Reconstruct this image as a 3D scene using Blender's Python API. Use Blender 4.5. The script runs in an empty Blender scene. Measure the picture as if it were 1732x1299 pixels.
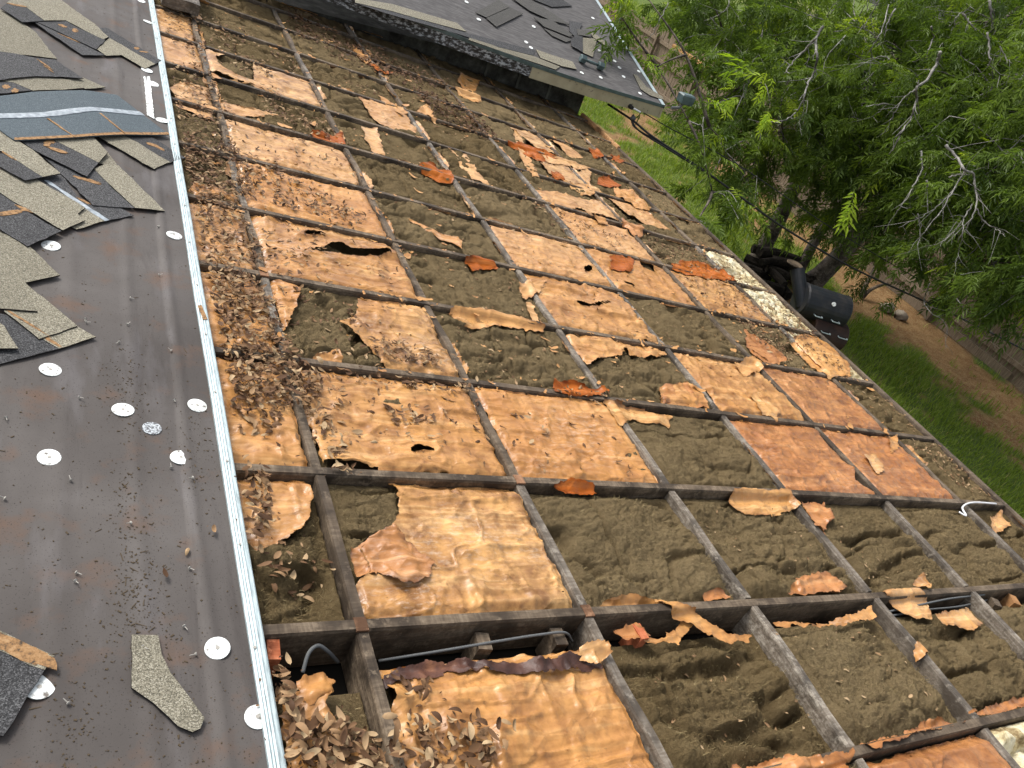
import bpy, math, random
import numpy as np
from mathutils import Matrix, Vector

random.seed(7)
rng = np.random.default_rng(11)
sc = bpy.context.scene
COL = sc.collection
R_ = math.radians

# ------------------------------------------------------------------ frames
TH = R_(5.5)                       # pitch of the stripped low-slope roof
HG = 2.9                           # roof origin above the yard
W3 = np.array([[math.cos(TH), 0, math.sin(TH)], [0, 1, 0], [-math.sin(TH), 0, math.cos(TH)]])
RM = Matrix(((W3[0, 0], 0, W3[0, 2], 0), (0, 1, 0, 0), (W3[2, 0], 0, W3[2, 2], HG), (0, 0, 0, 1)))
FPX = 1341.3
CAMR = np.array([-0.8879, -0.6372, 1.7420])
RC = np.array([[0.83871026, -0.36214869, 0.40671049],
               [0.10558411, -0.62452702, -0.77383331],
               [0.53424441, 0.6919641, -0.48556008]])
CAMW = W3 @ CAMR + np.array([0, 0, HG])

# ------------------------------------------------------------------ camera
cam_d = bpy.data.cameras.new('camera')
cam_d.sensor_fit = 'HORIZONTAL'
cam_d.sensor_width = 36.0
cam_d.lens = 36.0 * FPX / 1732.0
cam_d.clip_start = 0.05
cam_d.clip_end = 2000
cam = bpy.data.objects.new('camera', cam_d)
COL.objects.link(cam)
RW = W3 @ RC.T                     # columns: right, down, forward in world
cam.matrix_world = Matrix((
    (RW[0, 0], -RW[0, 1], -RW[0, 2], CAMW[0]),
    (RW[1, 0], -RW[1, 1], -RW[1, 2], CAMW[1]),
    (RW[2, 0], -RW[2, 1], -RW[2, 2], CAMW[2]),
    (0, 0, 0, 1)))
sc.camera = cam

# ------------------------------------------------------------------ light
SUN_EL, SUN_AZ = R_(52), R_(-35)   # azimuth measured from +Y towards +X
world = bpy.data.worlds.new('World')
sc.world = world
world.use_nodes = True
wn = world.node_tree.nodes
wl = world.node_tree.links
bg = wn['Background']
sky = wn.new('ShaderNodeTexSky')
sky.sky_type = 'NISHITA'
sky.sun_disc = False
sky.sun_elevation = SUN_EL
sky.sun_rotation = SUN_AZ
sky.dust_density = 4.0
sky.air_density = 1.0
hs = wn.new('ShaderNodeHueSaturation')
hs.inputs['Saturation'].default_value = 0.35
wl.new(sky.outputs[0], hs.inputs['Color'])
wl.new(hs.outputs[0], bg.inputs['Color'])
bg.inputs['Strength'].default_value = 0.15
sun_d = bpy.data.lights.new('sun', 'SUN')
sun_d.energy = 1.5
sun_d.angle = R_(14)
sun_d.color = (1.0, 0.965, 0.92)
sun = bpy.data.objects.new('sun', sun_d)
COL.objects.link(sun)
sdir = Vector((math.sin(SUN_AZ) * math.cos(SUN_EL), math.cos(SUN_AZ) * math.cos(SUN_EL), math.sin(SUN_EL)))
sun.rotation_euler = sdir.to_track_quat('Z', 'Y').to_euler()
sun.location = (0, 0, 30)
sc.view_settings.view_transform = 'Standard'
sc.view_settings.look = 'None'
sc.view_settings.exposure = 0.82
sc.view_settings.gamma = 1.0
sc.view_settings.use_curve_mapping = False
sc.render.engine = 'CYCLES'
sc.cycles.max_bounces = 6
sc.cycles.diffuse_bounces = 3
sc.cycles.transparent_max_bounces = 6

# ------------------------------------------------------------------ helpers
def rray(x, y):
    return RC.T @ np.array([(x - 866) / FPX, (y - 649.5) / FPX, 1.0])

def rp(x, y, z=0.0):               # photo point -> roof-frame point at height z
    d = rray(x, y)
    return CAMR + d * ((z - CAMR[2]) / d[2])

def rpoly(pts, z=0.0):
    return np.array([rp(x, y, z)[:2] for x, y in pts])

def wp(x, y, t):                   # photo point at camera depth t -> world
    return CAMW + (W3 @ rray(x, y)) * t

def wplane(x, y, p, n):
    d = W3 @ rray(x, y)
    return CAMW + d * (np.dot(np.array(p) - CAMW, n) / np.dot(d, n))

def to_roof(P):
    return (np.asarray(P) - np.array([0, 0, HG])) @ W3

def hash2(ix, iy, seed):
    n = (ix.astype(np.int64) * 374761393 + iy.astype(np.int64) * 668265263 + seed * 974711) & 0x7fffffff
    n = (n ^ (n >> 13)) * 1274126177 & 0x7fffffff
    n = (n ^ (n >> 16)) & 0xffff
    return n / 65535.0

def vn(x, y, seed=0):
    x = np.asarray(x, float); y = np.asarray(y, float)
    ix = np.floor(x); iy = np.floor(y)
    fx = x - ix; fy = y - iy
    fx = fx * fx * fx * (fx * (fx * 6 - 15) + 10); fy = fy * fy * fy * (fy * (fy * 6 - 15) + 10)
    ix = ix.astype(int); iy = iy.astype(int)
    a = hash2(ix, iy, seed); b = hash2(ix + 1, iy, seed)
    c = hash2(ix, iy + 1, seed); d = hash2(ix + 1, iy + 1, seed)
    return (a * (1 - fx) + b * fx) * (1 - fy) + (c * (1 - fx) + d * fx) * fy

def fbm(x, y, seed=0, oct=4, gain=0.5):
    s = 0; a = 1; t = 0; f = 1
    for k in range(oct):
        s = s + a * vn(x * f, y * f, seed + 17 * k); t += a; a *= gain; f *= 2.03
    return s / t * 2 - 1

def ridge(x, y, seed=0, oct=3):
    s = 0; a = 1; t = 0; f = 1
    for k in range(oct):
        s = s + a * (1 - np.abs(vn(x * f, y * f, seed + 31 * k) * 2 - 1)); t += a; a *= 0.5; f *= 2.1
    return s / t

def sstep(a, b, x):
    t = np.clip((x - a) / (b - a), 0, 1)
    return t * t * (3 - 2 * t)

def sdpoly(X, Y, poly):
    poly = np.asarray(poly)
    d = np.full(X.shape, 1e9); inside = np.zeros(X.shape, bool)
    n = len(poly)
    for i in range(n):
        a = poly[i]; b = poly[(i + 1) % n]
        e = b - a; L = max(e @ e, 1e-12)
        wx = X - a[0]; wy = Y - a[1]
        t = np.clip((wx * e[0] + wy * e[1]) / L, 0, 1)
        d = np.minimum(d, np.hypot(wx - e[0] * t, wy - e[1] * t))
        c = (a[1] > Y) != (b[1] > Y)
        if abs(e[1]) > 1e-12:
            inside ^= c & (X < a[0] + (Y - a[1]) * e[0] / e[1])
    return np.where(inside, -d, d)

def fast_mesh(name, V, F, smooth=True, attr=None, fmat=None):
    V = np.asarray(V, np.float32); F = np.asarray(F, np.int32)
    m = bpy.data.meshes.new(name)
    k = F.shape[1]
    m.vertices.add(len(V)); m.vertices.foreach_set('co', V.ravel())
    m.loops.add(F.size); m.loops.foreach_set('vertex_index', F.ravel())
    m.polygons.add(len(F)); m.polygons.foreach_set('loop_start', np.arange(0, F.size, k, dtype=np.int32))
    m.polygons.foreach_set('use_smooth', np.full(len(F), smooth))
    if attr is not None:
        for an, av in attr.items():
            a = m.attributes.new(an, 'FLOAT', 'POINT'); a.data.foreach_set('value', np.asarray(av, np.float32))
    m.update(calc_edges=True); m.validate()
    return m

def tag(o, label=None, cat=None, group=None, kind=None):
    if label: o['label'] = label
    if cat: o['category'] = cat
    if group: o['group'] = group
    if kind: o['kind'] = kind
    return o

BASE = {}
def thing(name, label, cat, base=(0, 0, 0), roof=True, group=None):
    o = bpy.data.objects.new(name, None)
    o.empty_display_size = 0.1
    COL.objects.link(o)
    b = np.array(base, float)
    o.matrix_world = (RM @ Matrix.Translation(Vector(b))) if roof else Matrix.Translation(Vector(b))
    BASE[o.name] = b
    tag(o, label, cat, group)
    return o

def add(name, mesh, mat, parent=None, roof=True, base=(0, 0, 0)):
    o = bpy.data.objects.new(name, mesh)
    COL.objects.link(o)
    if mat is not None and len(mesh.materials) == 0: mesh.materials.append(mat)
    if parent is not None: o.parent = parent
    else:
        o.matrix_world = (RM @ Matrix.Translation(Vector(base))) if roof else Matrix.Translation(Vector(base))
        BASE[o.name] = np.array(base, float)
    return o

def rootb(o):
    b = np.zeros(3)
    while o is not None:
        if o.name in BASE: return BASE[o.name]
        o = o.parent
    return b

def part(name, V, F, mat, parent, smooth=False, attr=None):
    V = np.asarray(V, float) - rootb(parent)
    return add(name, fast_mesh(name, V, F, smooth, attr), mat, parent)

def solo(name, V, F, mat, label, cat, group=None, roof=True, smooth=False, attr=None, kind=None):
    V = np.asarray(V, float)
    b = np.array([V[:, 0].mean(), V[:, 1].mean(), V[:, 2].min()])
    o = add(name, fast_mesh(name, V - b, F, smooth, attr), mat, None, roof, b)
    return tag(o, label, cat, group, kind)

BOXF = np.array([(0, 3, 2, 1), (4, 5, 6, 7), (0, 1, 5, 4), (1, 2, 6, 5), (2, 3, 7, 6), (3, 0, 4, 7)])
def box(x0, x1, y0, y1, z0, z1):
    return np.array([(x0, y0, z0), (x1, y0, z0), (x1, y1, z0), (x0, y1, z0),
                     (x0, y0, z1), (x1, y0, z1), (x1, y1, z1), (x0, y1, z1)], float)

def bevbox(x0, x1, y0, y1, z0, z1, b=0.003):
    """box with its long top edges eased"""
    xs = (x1 - x0); ys = (y1 - y0)
    def ring(i, z): return [(x0 + i, y0 + i, z), (x1 - i, y0 + i, z), (x1 - i, y1 - i, z), (x0 + i, y1 - i, z)]
    V = ring(b, z0) + ring(0, z0 + b) + ring(0, z1 - b) + ring(b, z1)
    F = [(3, 2, 1, 0), (12, 13, 14, 15)]
    for k in range(3):
        for i in range(4):
            j = (i + 1) % 4
            F.append((4 * k + i, 4 * k + j, 4 * k + 4 + j, 4 * k + 4 + i))
    return np.array(V, float), np.array(F)

def join(parts):
    Vs = []; Fs = []; n = 0
    for V, F in parts:
        Vs.append(np.asarray(V, float)); Fs.append(np.asarray(F) + n); n += len(V)
    return np.concatenate(Vs), np.concatenate(Fs)

def tube(pts, rad, n=8, caps=True):
    P = np.asarray(pts, float); m = len(P)
    rad = np.broadcast_to(np.asarray(rad, float), (m,))
    T = np.gradient(P, axis=0); T /= np.linalg.norm(T, axis=1)[:, None] + 1e-9
    up = np.array([0.31, 0.17, 0.93])
    V = []
    for i in range(m):
        a = np.cross(T[i], up); a /= np.linalg.norm(a) + 1e-9; b = np.cross(T[i], a)
        for k in range(n):
            t = 2 * math.pi * k / n
            V.append(P[i] + rad[i] * (math.cos(t) * a + math.sin(t) * b))
    F = []
    for i in range(m - 1):
        for k in range(n):
            j = (k + 1) % n
            F.append((i * n + k, i * n + j, (i + 1) * n + j, (i + 1) * n + k))
    if caps and n % 2 == 0:
        for i, s in ((0, 1), (m - 1, -1)):
            c = len(V); V.append(P[i])
            for k in range(0, n, 2):
                a, b, d = i * n + k, i * n + (k + 1) % n, i * n + (k + 2) % n
                F.append((c, d, b, a) if s > 0 else (c, a, b, d))
    F = np.array(F)
    return np.array(V), F

def smooth_path(pts, n=24):
    P = np.asarray(pts, float); m = len(P)
    if m < 3:
        t = np.linspace(0, 1, n)[:, None]; return P[0] * (1 - t) + P[-1] * t
    out = []
    Q = np.vstack([2 * P[0] - P[1], P, 2 * P[-1] - P[-2]])
    seg = m - 1; per = max(2, n // seg)
    for i in range(seg):
        p0, p1, p2, p3 = Q[i], Q[i + 1], Q[i + 2], Q[i + 3]
        for t in np.linspace(0, 1, per, endpoint=False):
            out.append(0.5 * ((2 * p1) + (p2 - p0) * t + (2 * p0 - 5 * p1 + 4 * p2 - p3) * t * t + (3 * p1 - p0 - 3 * p2 + p3) * t ** 3))
    out.append(P[-1]); return np.array(out)

def quad_clean(F):
    return F

def extrude_poly(poly, z0, z1, wob=0.0):
    """flat slab from an outline; z may be a callable of (x, y)"""
    P = np.asarray(poly, float)
    ar = 0.5 * np.sum(P[:, 0] * np.roll(P[:, 1], -1) - np.roll(P[:, 0], -1) * P[:, 1])
    if ar < 0: P = P[::-1]
    n = len(P)
    zt = z1(P[:, 0], P[:, 1]) if callable(z1) else np.full(n, z1)
    zb = z0(P[:, 0], P[:, 1]) if callable(z0) else np.full(n, z0)
    V = np.vstack([np.c_[P, zb], np.c_[P, zt]])
    return V, n

def slab(name, poly, z0, z1, mat, parent, side=None):
    V, n = extrude_poly(poly, z0, z1)
    V = V - rootb(parent)
    F = [tuple(range(n, 2 * n)), tuple(range(n - 1, -1, -1))] + [(i, (i + 1) % n, n + (i + 1) % n, n + i) for i in range(n)]
    m = bpy.data.meshes.new(name)
    m.from_pydata([tuple(v) for v in V], [], F); m.update()
    m.materials.append(mat)
    if side is not None:
        m.materials.append(side)
        for i in range(1, n + 2): m.polygons[i].material_index = 1
    return add(name, m, None, parent)

# ------------------------------------------------------------------ materials
MATS = {}
class NT:
    def __init__(s, name):
        s.m = bpy.data.materials.new(name); s.m.use_nodes = True
        s.n = s.m.node_tree.nodes; s.l = s.m.node_tree.links
        s.b = s.n['Principled BSDF']; s.out = s.n['Material Output']
        s.pos = s.n.new('ShaderNodeNewGeometry').outputs['Position']
        MATS[name] = s.m
    def map(s, scale=(1, 1, 1), rot=(0, 0, 0), src=None):
        mp = s.n.new('ShaderNodeMapping'); mp.inputs['Scale'].default_value = scale; mp.inputs['Rotation'].default_value = rot
        s.l.new(src or s.pos, mp.inputs['Vector']); return mp.outputs[0]
    def noise(s, scale, detail=4, rough=0.55, vec=None, dist=0.0):
        t = s.n.new('ShaderNodeTexNoise'); t.inputs['Scale'].default_value = scale; t.inputs['Detail'].default_value = detail
        t.inputs['Roughness'].default_value = rough; t.inputs['Distortion'].default_value = dist
        s.l.new(vec or s.pos, t.inputs['Vector']); return t.outputs['Fac']
    def vor(s, scale, vec=None, out='Distance', feat='F1'):
        t = s.n.new('ShaderNodeTexVoronoi'); t.inputs['Scale'].default_value = scale; t.feature = feat
        s.l.new(vec or s.pos, t.inputs['Vector']); return t.outputs[out]
    def ramp(s, fac, stops):
        r = s.n.new('ShaderNodeValToRGB'); e = r.color_ramp.elements
        while len(e) > 1: e.remove(e[0])
        e[0].position = stops[0][0]; e[0].color = (*stops[0][1], 1)
        for p, c in stops[1:]:
            x = e.new(p); x.color = (*c, 1)
        s.l.new(fac, r.inputs[0]); return r.outputs[0]
    def mix(s, fac, a, b, mode='MIX'):
        x = s.n.new('ShaderNodeMix'); x.data_type = 'RGBA'; x.blend_type = mode
        for i, v in ((0, fac), (6, a), (7, b)):
            if isinstance(v, (int, float)): x.inputs[i].default_value = v
            elif isinstance(v, tuple): x.inputs[i].default_value = (*v, 1)
            else: s.l.new(v, x.inputs[i])
        return x.outputs[2]
    def math(s, op, a, b=None):
        x = s.n.new('ShaderNodeMath'); x.operation = op
        for i, v in ((0, a), (1, b)):
            if v is None: continue
            if isinstance(v, (int, float)): x.inputs[i].default_value = v
            else: s.l.new(v, x.inputs[i])
        return x.outputs[0]
    def rnd(s):
        return s.n.new('ShaderNodeObjectInfo').outputs['Random']
    def attr(s, name):
        a = s.n.new('ShaderNodeAttribute'); a.attribute_name = name; return a.outputs['Fac']
    def bump(s, h, strength=0.5, dist=0.01, prev=None):
        b = s.n.new('ShaderNodeBump'); b.inputs['Strength'].default_value = strength; b.inputs['Distance'].default_value = dist
        s.l.new(h, b.inputs['Height'])
        if prev is not None: s.l.new(prev, b.inputs['Normal'])
        s.l.new(b.outputs[0], s.b.inputs['Normal']); return b.outputs[0]
    def fin(s, col, rough=0.7, spec=0.3, metal=0.0):
        if isinstance(col, tuple): s.b.inputs['Base Color'].default_value = (*col, 1)
        else: s.l.new(col, s.b.inputs['Base Color'])
        if isinstance(rough, (int, float)): s.b.inputs['Roughness'].default_value = rough
        else: s.l.new(rough, s.b.inputs['Roughness'])
        s.b.inputs['Specular IOR Level'].default_value = spec
        s.b.inputs['Metallic'].default_value = metal
        return s.m

ROT = (0, -TH, 0)
def kraft(name, base, dark, pale, spec=0.5, amt=1.0):
    t = NT(name)
    st = t.map((1.0, 7, 4))
    n1 = t.noise(2.6, 3, 0.5, st, 0.6)
    n2 = t.noise(3.2, 5, 0.65)
    n4 = t.noise(1.1, 3, 0.6)
    c = t.ramp(n1, [(0.22, tuple((a + b) / 2 for a, b in zip(dark, base))), (0.42, base), (0.60, base), (0.78, pale)])
    c = t.mix(t.ramp(n2, [(0.46, (0, 0, 0)), (0.66, (0.7, 0.7, 0.7))]), c, t.mix(0.55, c, dark))
    c = t.mix(t.ramp(n4, [(0.42, (0, 0, 0)), (0.62, (0.45, 0.45, 0.45))]), c, pale)
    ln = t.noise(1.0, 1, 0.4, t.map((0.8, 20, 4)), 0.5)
    c = t.mix(t.ramp(ln, [(0.60, (0, 0, 0)), (0.66, (0.6, 0.6, 0.6)), (0.72, (0, 0, 0))]), c, tuple(min(1, v * 1.18 + 0.03) for v in pale))  # thin pale streaks: sheen along the paper ribs, painted into the colour
    c = t.mix(t.ramp(ln, [(0.28, (0, 0, 0)), (0.34, (0.35, 0.35, 0.35)), (0.40, (0, 0, 0))]), c, tuple(v * 0.75 for v in dark))
    # water staining along torn edges, asphalt blots, chalky residue
    e = t.math('MULTIPLY', t.attr('edge'), t.ramp(t.noise(9, 5, 0.7), [(0.36, (0, 0, 0)), (0.60, (1, 1, 1))]))
    c = t.mix(t.math('MULTIPLY', e, 0.9), c, (dark[0] * 0.42, dark[1] * 0.40, dark[2] * 0.55))
    b = t.noise(26, 4, 0.6)
    c = t.mix(t.ramp(b, [(0.68, (0, 0, 0)), (0.76, (0.85, 0.85, 0.85))]), c, tuple(v * 0.30 for v in dark))
    w = t.math('MULTIPLY', t.ramp(t.noise(1.7, 2, 0.5), [(0.56, (0, 0, 0)), (0.70, (1, 1, 1))]), t.ramp(t.noise(30, 5, 0.75, t.map((0.8, 2.5, 1))), [(0.50, (0, 0, 0)), (0.66, (1, 1, 1))]))
    c = t.mix(t.math('MULTIPLY', w, 0.6 * amt), c, (0.80, 0.74, 0.66))
    c = t.mix(t.math('MULTIPLY', t.rnd(), 0.5), c, (base[0] * 0.86, base[1] * 0.74, base[2] * 0.62))
    # crease network: thin sharp folds
    v1 = t.vor(7, t.map((1, 1.6, 1), (0, 0, 0.4)), 'Distance', 'DISTANCE_TO_EDGE')
    v2 = t.vor(19, None, 'Distance', 'DISTANCE_TO_EDGE')
    h = t.ramp(v1, [(0.0, (1, 1, 1)), (0.12, (0.2, 0.2, 0.2)), (0.5, (0, 0, 0))])
    h2 = t.ramp(v2, [(0.0, (1, 1, 1)), (0.16, (0.2, 0.2, 0.2)), (0.5, (0, 0, 0))])
    n = t.bump(t.noise(7, 2, 0.4, t.map((1, 3.2, 1)), 0.6), 0.32, 0.02)
    n = t.bump(h, 0.30, 0.012, n)
    n = t.bump(h2, 0.10, 0.006, n)
    n = t.bump(t.noise(42, 4, 0.6, None, 0.8), 0.16, 0.006, n)
    t.bump(t.noise(110, 3), 0.25, 0.002, n)
    return t.fin(c, t.ramp(n2, [(0.3, (0.26,) * 3), (0.7, (0.44,) * 3)]), spec)

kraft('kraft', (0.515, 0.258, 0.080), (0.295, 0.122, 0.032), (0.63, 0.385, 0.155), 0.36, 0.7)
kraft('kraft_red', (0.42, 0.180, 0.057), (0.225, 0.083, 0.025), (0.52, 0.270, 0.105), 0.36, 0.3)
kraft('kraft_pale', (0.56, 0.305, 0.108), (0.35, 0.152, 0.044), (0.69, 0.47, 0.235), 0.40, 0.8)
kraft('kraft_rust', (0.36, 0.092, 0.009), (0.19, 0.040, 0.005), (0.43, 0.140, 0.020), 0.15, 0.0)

t = NT('wool')
n1 = t.noise(7, 6, 0.65); n2 = t.noise(55, 6, 0.75, t.map((1, 1.8, 1)), 1.6); n3 = t.noise(2.0, 3)
c = t.ramp(n1, [(0.3, (0.112, 0.078, 0.037)), (0.5, (0.172, 0.123, 0.060)), (0.72, (0.238, 0.176, 0.091))])
c = t.mix(t.ramp(n2, [(0.34, (0.6, 0.6, 0.6)), (0.50, (0, 0, 0))]), c, (0.075, 0.054, 0.026))  # hollows of the bump coloured darker, painting in crevice shade; crests lighter below
c = t.mix(t.ramp(n2, [(0.58, (0, 0, 0)), (0.75, (0.6, 0.6, 0.6))]), c, (0.30, 0.226, 0.125))
c = t.mix(t.math('MULTIPLY', n3, 0.4), c, (0.163, 0.118, 0.060))
c = t.mix(t.math('MULTIPLY', t.rnd(), 0.65), c, t.mix(0.5, c, (0.36, 0.275, 0.155)))
nb = t.bump(n2, 1.0, 0.018)
t.bump(t.noise(230, 4, 0.7, t.map((1, 2.0, 1)), 1.0), 0.9, 0.006, nb)
t.fin(c, 0.95, 0.04)

leaf_fibre = NT('wool_fibre')
c = leaf_fibre.ramp(leaf_fibre.attr('rnd'), [(0.0, (0.075, 0.053, 0.024)), (0.6, (0.19, 0.145, 0.068)), (1.0, (0.31, 0.245, 0.13))])
leaf_fibre.fin(c, 0.9, 0.05)

t = NT('wool_cream')
n1 = t.noise(12, 5, 0.65); n2 = t.noise(80, 4, 0.7)
c = t.ramp(n1, [(0.36, (0.20, 0.14, 0.07)), (0.47, (0.48, 0.40, 0.23)), (0.58, (0.66, 0.60, 0.42)), (0.75, (0.74, 0.70, 0.55))])
t.bump(n2, 0.8, 0.008); t.fin(c, 0.95, 0.05)

def timber(name, a, b, cc, spec=0.2, rough=0.85):
    t = NT(name)
    g = t.noise(9, 5, 0.6, t.map((0.6, 9, 9)), 0.6)
    g2 = t.noise(9, 5, 0.6, t.map((9, 0.6, 9)), 0.6)
    m = t.noise(5, 4, 0.6)
    c = t.ramp(t.math('MULTIPLY', t.math('ADD', g, g2), 0.5), [(0.36, a), (0.5, b), (0.64, cc)])
    c = t.mix(t.ramp(m, [(0.45, (0, 0, 0)), (0.60, (0.85, 0.85, 0.85))]), c, tuple(0.30 * v for v in a))
    st = t.ramp(t.noise(22, 5, 0.7), [(0.55, (0, 0, 0)), (0.66, (0.55, 0.55, 0.55))])
    c = t.mix(st, c, tuple(min(1, 1.25 * v) for v in cc))
    c = t.mix(t.math('MULTIPLY', t.rnd(), 0.4), c, tuple(1.0 * v for v in a))
    t.bump(g, 0.5, 0.004)
    return t.fin(c, rough, spec)
timber('timber', (0.066, 0.047, 0.031), (0.135, 0.100, 0.066), (0.23, 0.178, 0.122), 0.25, 0.7)
timber('timber_pale', (0.085, 0.066, 0.048), (0.185, 0.152, 0.115), (0.36, 0.32, 0.26), 0.35, 0.6)
timber('timber_dark', (0.020, 0.017, 0.014), (0.035, 0.028, 0.022), (0.05, 0.042, 0.034))
timber('timber_new', (0.38, 0.19, 0.075), (0.50, 0.27, 0.12), (0.60, 0.36, 0.18))
timber('timber_rusty', (0.15, 0.075, 0.04), (0.25, 0.13, 0.07), (0.33, 0.19, 0.11))
timber('timber_brick', (0.33, 0.085, 0.035), (0.46, 0.14, 0.06), (0.55, 0.20, 0.10))
t = NT('fence_wood')
g = t.noise(10, 5, 0.6, t.map((7, 7, 0.5)), 0.5)
c = t.ramp(g, [(0.32, (0.085, 0.060, 0.040)), (0.5, (0.19, 0.145, 0.10)), (0.68, (0.31, 0.25, 0.18))])
c = t.mix(t.math('MULTIPLY', t.rnd(), 0.5), c, (0.13, 0.10, 0.07))
t.bump(g, 0.5, 0.004); t.fin(c, 0.85, 0.15)
timber('bark', (0.055, 0.043, 0.033), (0.11, 0.09, 0.072), (0.19, 0.165, 0.14))
timber('branch_grey', (0.14, 0.13, 0.115), (0.24, 0.23, 0.21), (0.40, 0.39, 0.36))
timber('log_shaded', (0.010, 0.008, 0.006), (0.022, 0.018, 0.014), (0.055, 0.044, 0.034), 0.1, 0.95)  # the heap lies in deep shade; that darkness is put into the wood colour

t = NT('felt')
n1 = t.noise(1.6, 4); n2 = t.noise(6, 5, 0.6); n3 = t.noise(3.0, 4, 0.6, t.map((3, 0.7, 1)))
c = t.ramp(n1, [(0.3, (0.056, 0.048, 0.043)), (0.6, (0.084, 0.074, 0.067)), (0.8, (0.115, 0.104, 0.096))])
c = t.mix(t.ramp(n2, [(0.54, (0, 0, 0)), (0.70, (0.55, 0.55, 0.55))]), c, (0.130, 0.072, 0.043))
c = t.mix(t.ramp(t.noise(2.2, 6, 0.7, t.map((5, 0.5, 1)), 0.5), [(0.56, (0, 0, 0)), (0.70, (0.6, 0.6, 0.6))]), c, (0.038, 0.031, 0.028))
c = t.mix(t.ramp(n3, [(0.55, (0, 0, 0)), (0.75, (0.35, 0.35, 0.35))]), c, (0.17, 0.16, 0.165))
v = t.ramp(t.noise(260, 2, 0.5), [(0.64, (0, 0, 0)), (0.70, (1, 1, 1))])
c = t.mix(v, c, (0.028, 0.024, 0.021))
t.bump(t.noise(45, 4), 0.15, 0.004)
t.fin(c, t.ramp(n2, [(0.3, (0.58,) * 3), (0.7, (0.8,) * 3)]), 0.25)

def granules(name, a, b, c3, c4, bs=0.5):
    t = NT(name)
    v = t.n.new('ShaderNodeTexVoronoi'); v.inputs['Scale'].default_value = 420; t.l.new(t.pos, v.inputs['Vector'])
    sx = t.n.new('ShaderNodeSeparateColor'); t.l.new(v.outputs['Color'], sx.inputs[0])
    c = t.ramp(sx.outputs[0], [(0.0, a), (0.35, b), (0.7, c3), (1.0, c4)])
    c = t.mix(t.ramp(t.noise(5, 5, 0.65), [(0.42, (0, 0, 0)), (0.72, (0.6, 0.6, 0.6))]), c, t.mix(0.5, c, b))
    c = t.mix(t.math('MULTIPLY', t.rnd(), 0.35), c, a)
    t.bump(sx.outputs[1], bs, 0.003)
    return t.fin(c, 0.9, 0.2)
granules('shingle_light', (0.075, 0.068, 0.05), (0.17, 0.155, 0.115), (0.29, 0.265, 0.195), (0.46, 0.43, 0.34))
granules('shingle_dark', (0.018, 0.018, 0.018), (0.042, 0.042, 0.043), (0.082, 0.082, 0.084), (0.18, 0.18, 0.18))
granules('shingle_grey', (0.035, 0.034, 0.031), (0.065, 0.062, 0.057), (0.10, 0.096, 0.088), (0.17, 0.165, 0.15), 0.25)
granules('shingle_back', (0.05, 0.065, 0.075), (0.075, 0.094, 0.105), (0.10, 0.122, 0.135), (0.17, 0.20, 0.215), 0.25)
t = NT('asphalt_edge'); t.fin((0.010, 0.009, 0.009), 0.8, 0.2)
t = NT('glue_tan')
c = t.ramp(t.noise(70, 6, 0.75), [(0.36, (0.05, 0.04, 0.032)), (0.5, (0.27, 0.15, 0.065)), (0.75, (0.42, 0.28, 0.15))])
t.fin(c, 0.8, 0.15)
t = NT('seal_band')
c = t.ramp(t.noise(45, 4), [(0.35, (0.16, 0.19, 0.21)), (0.6, (0.30, 0.34, 0.37)), (0.8, (0.52, 0.56, 0.58))])
t.fin(c, 0.45, 0.5)
t = NT('plate_white')
c = t.ramp(t.noise(55, 4, 0.6), [(0.34, (0.16, 0.14, 0.12)), (0.43, (0.62, 0.64, 0.61)), (0.52, (0.76, 0.79, 0.76)), (1.0, (0.82, 0.85, 0.82))])
t.fin(c, 0.5, 0.4)
t = NT('tar_plate')
c = t.ramp(t.noise(160, 4, 0.7), [(0.46, (0.09, 0.09, 0.095)), (0.56, (0.50, 0.54, 0.56))])
t.fin(c, 0.6, 0.3)
t = NT('galvanised')
n = t.noise(30, 5, 0.6, t.map((6, 0.6, 6)))
c = t.ramp(n, [(0.3, (0.22, 0.275, 0.285)), (0.5, (0.38, 0.455, 0.465)), (0.72, (0.52, 0.60, 0.61))])
c = t.mix(t.ramp(t.noise(9, 4), [(0.66, (0, 0, 0)), (0.74, (0.5, 0.5, 0.5))]), c, (0.36, 0.27, 0.16))
t.bump(n, 0.15, 0.003)
t.fin(c, 0.5, 0.45, 0.25)
t = NT('nail_metal'); t.fin((0.36, 0.34, 0.30), 0.5, 0.4, 0.3)
t = NT('debris')
c = t.ramp(t.rnd(), [(0, (0.03, 0.022, 0.016)), (1, (0.06, 0.045, 0.03))])
c = t.mix(t.noise(200, 2), c, (0.10, 0.075, 0.045)); t.fin(c, 0.9, 0.1)

def leafmat(name, stops, trans=0.0, rough=0.6, spec=0.3):
    t = NT(name)
    r = t.attr('rnd')
    c = t.ramp(r, stops)
    c = t.mix(t.math('MULTIPLY', t.noise(120, 3), 0.35), c, tuple(0.6 * v for v in stops[0][1]))
    t.fin(c, rough, spec)
    if trans:
        tr = t.n.new('ShaderNodeBsdfTranslucent'); mx = t.n.new('ShaderNodeMixShader'); mx.inputs[0].default_value = trans
        g = t.mix(1.0, c, (1.6, 1.7, 0.6), 'MULTIPLY')
        t.l.new(g, tr.inputs['Color']); t.l.new(t.b.outputs[0], mx.inputs[1]); t.l.new(tr.outputs[0], mx.inputs[2])
        t.l.new(mx.outputs[0], t.out.inputs[0])
    return t.m
leafmat('dry_leaf', [(0.0, (0.042, 0.022, 0.012)), (0.25, (0.110, 0.057, 0.029)), (0.5, (0.195, 0.108, 0.053)), (0.75, (0.31, 0.190, 0.096)), (1.0, (0.45, 0.32, 0.18))], 0, 0.6, 0.12)
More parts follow.
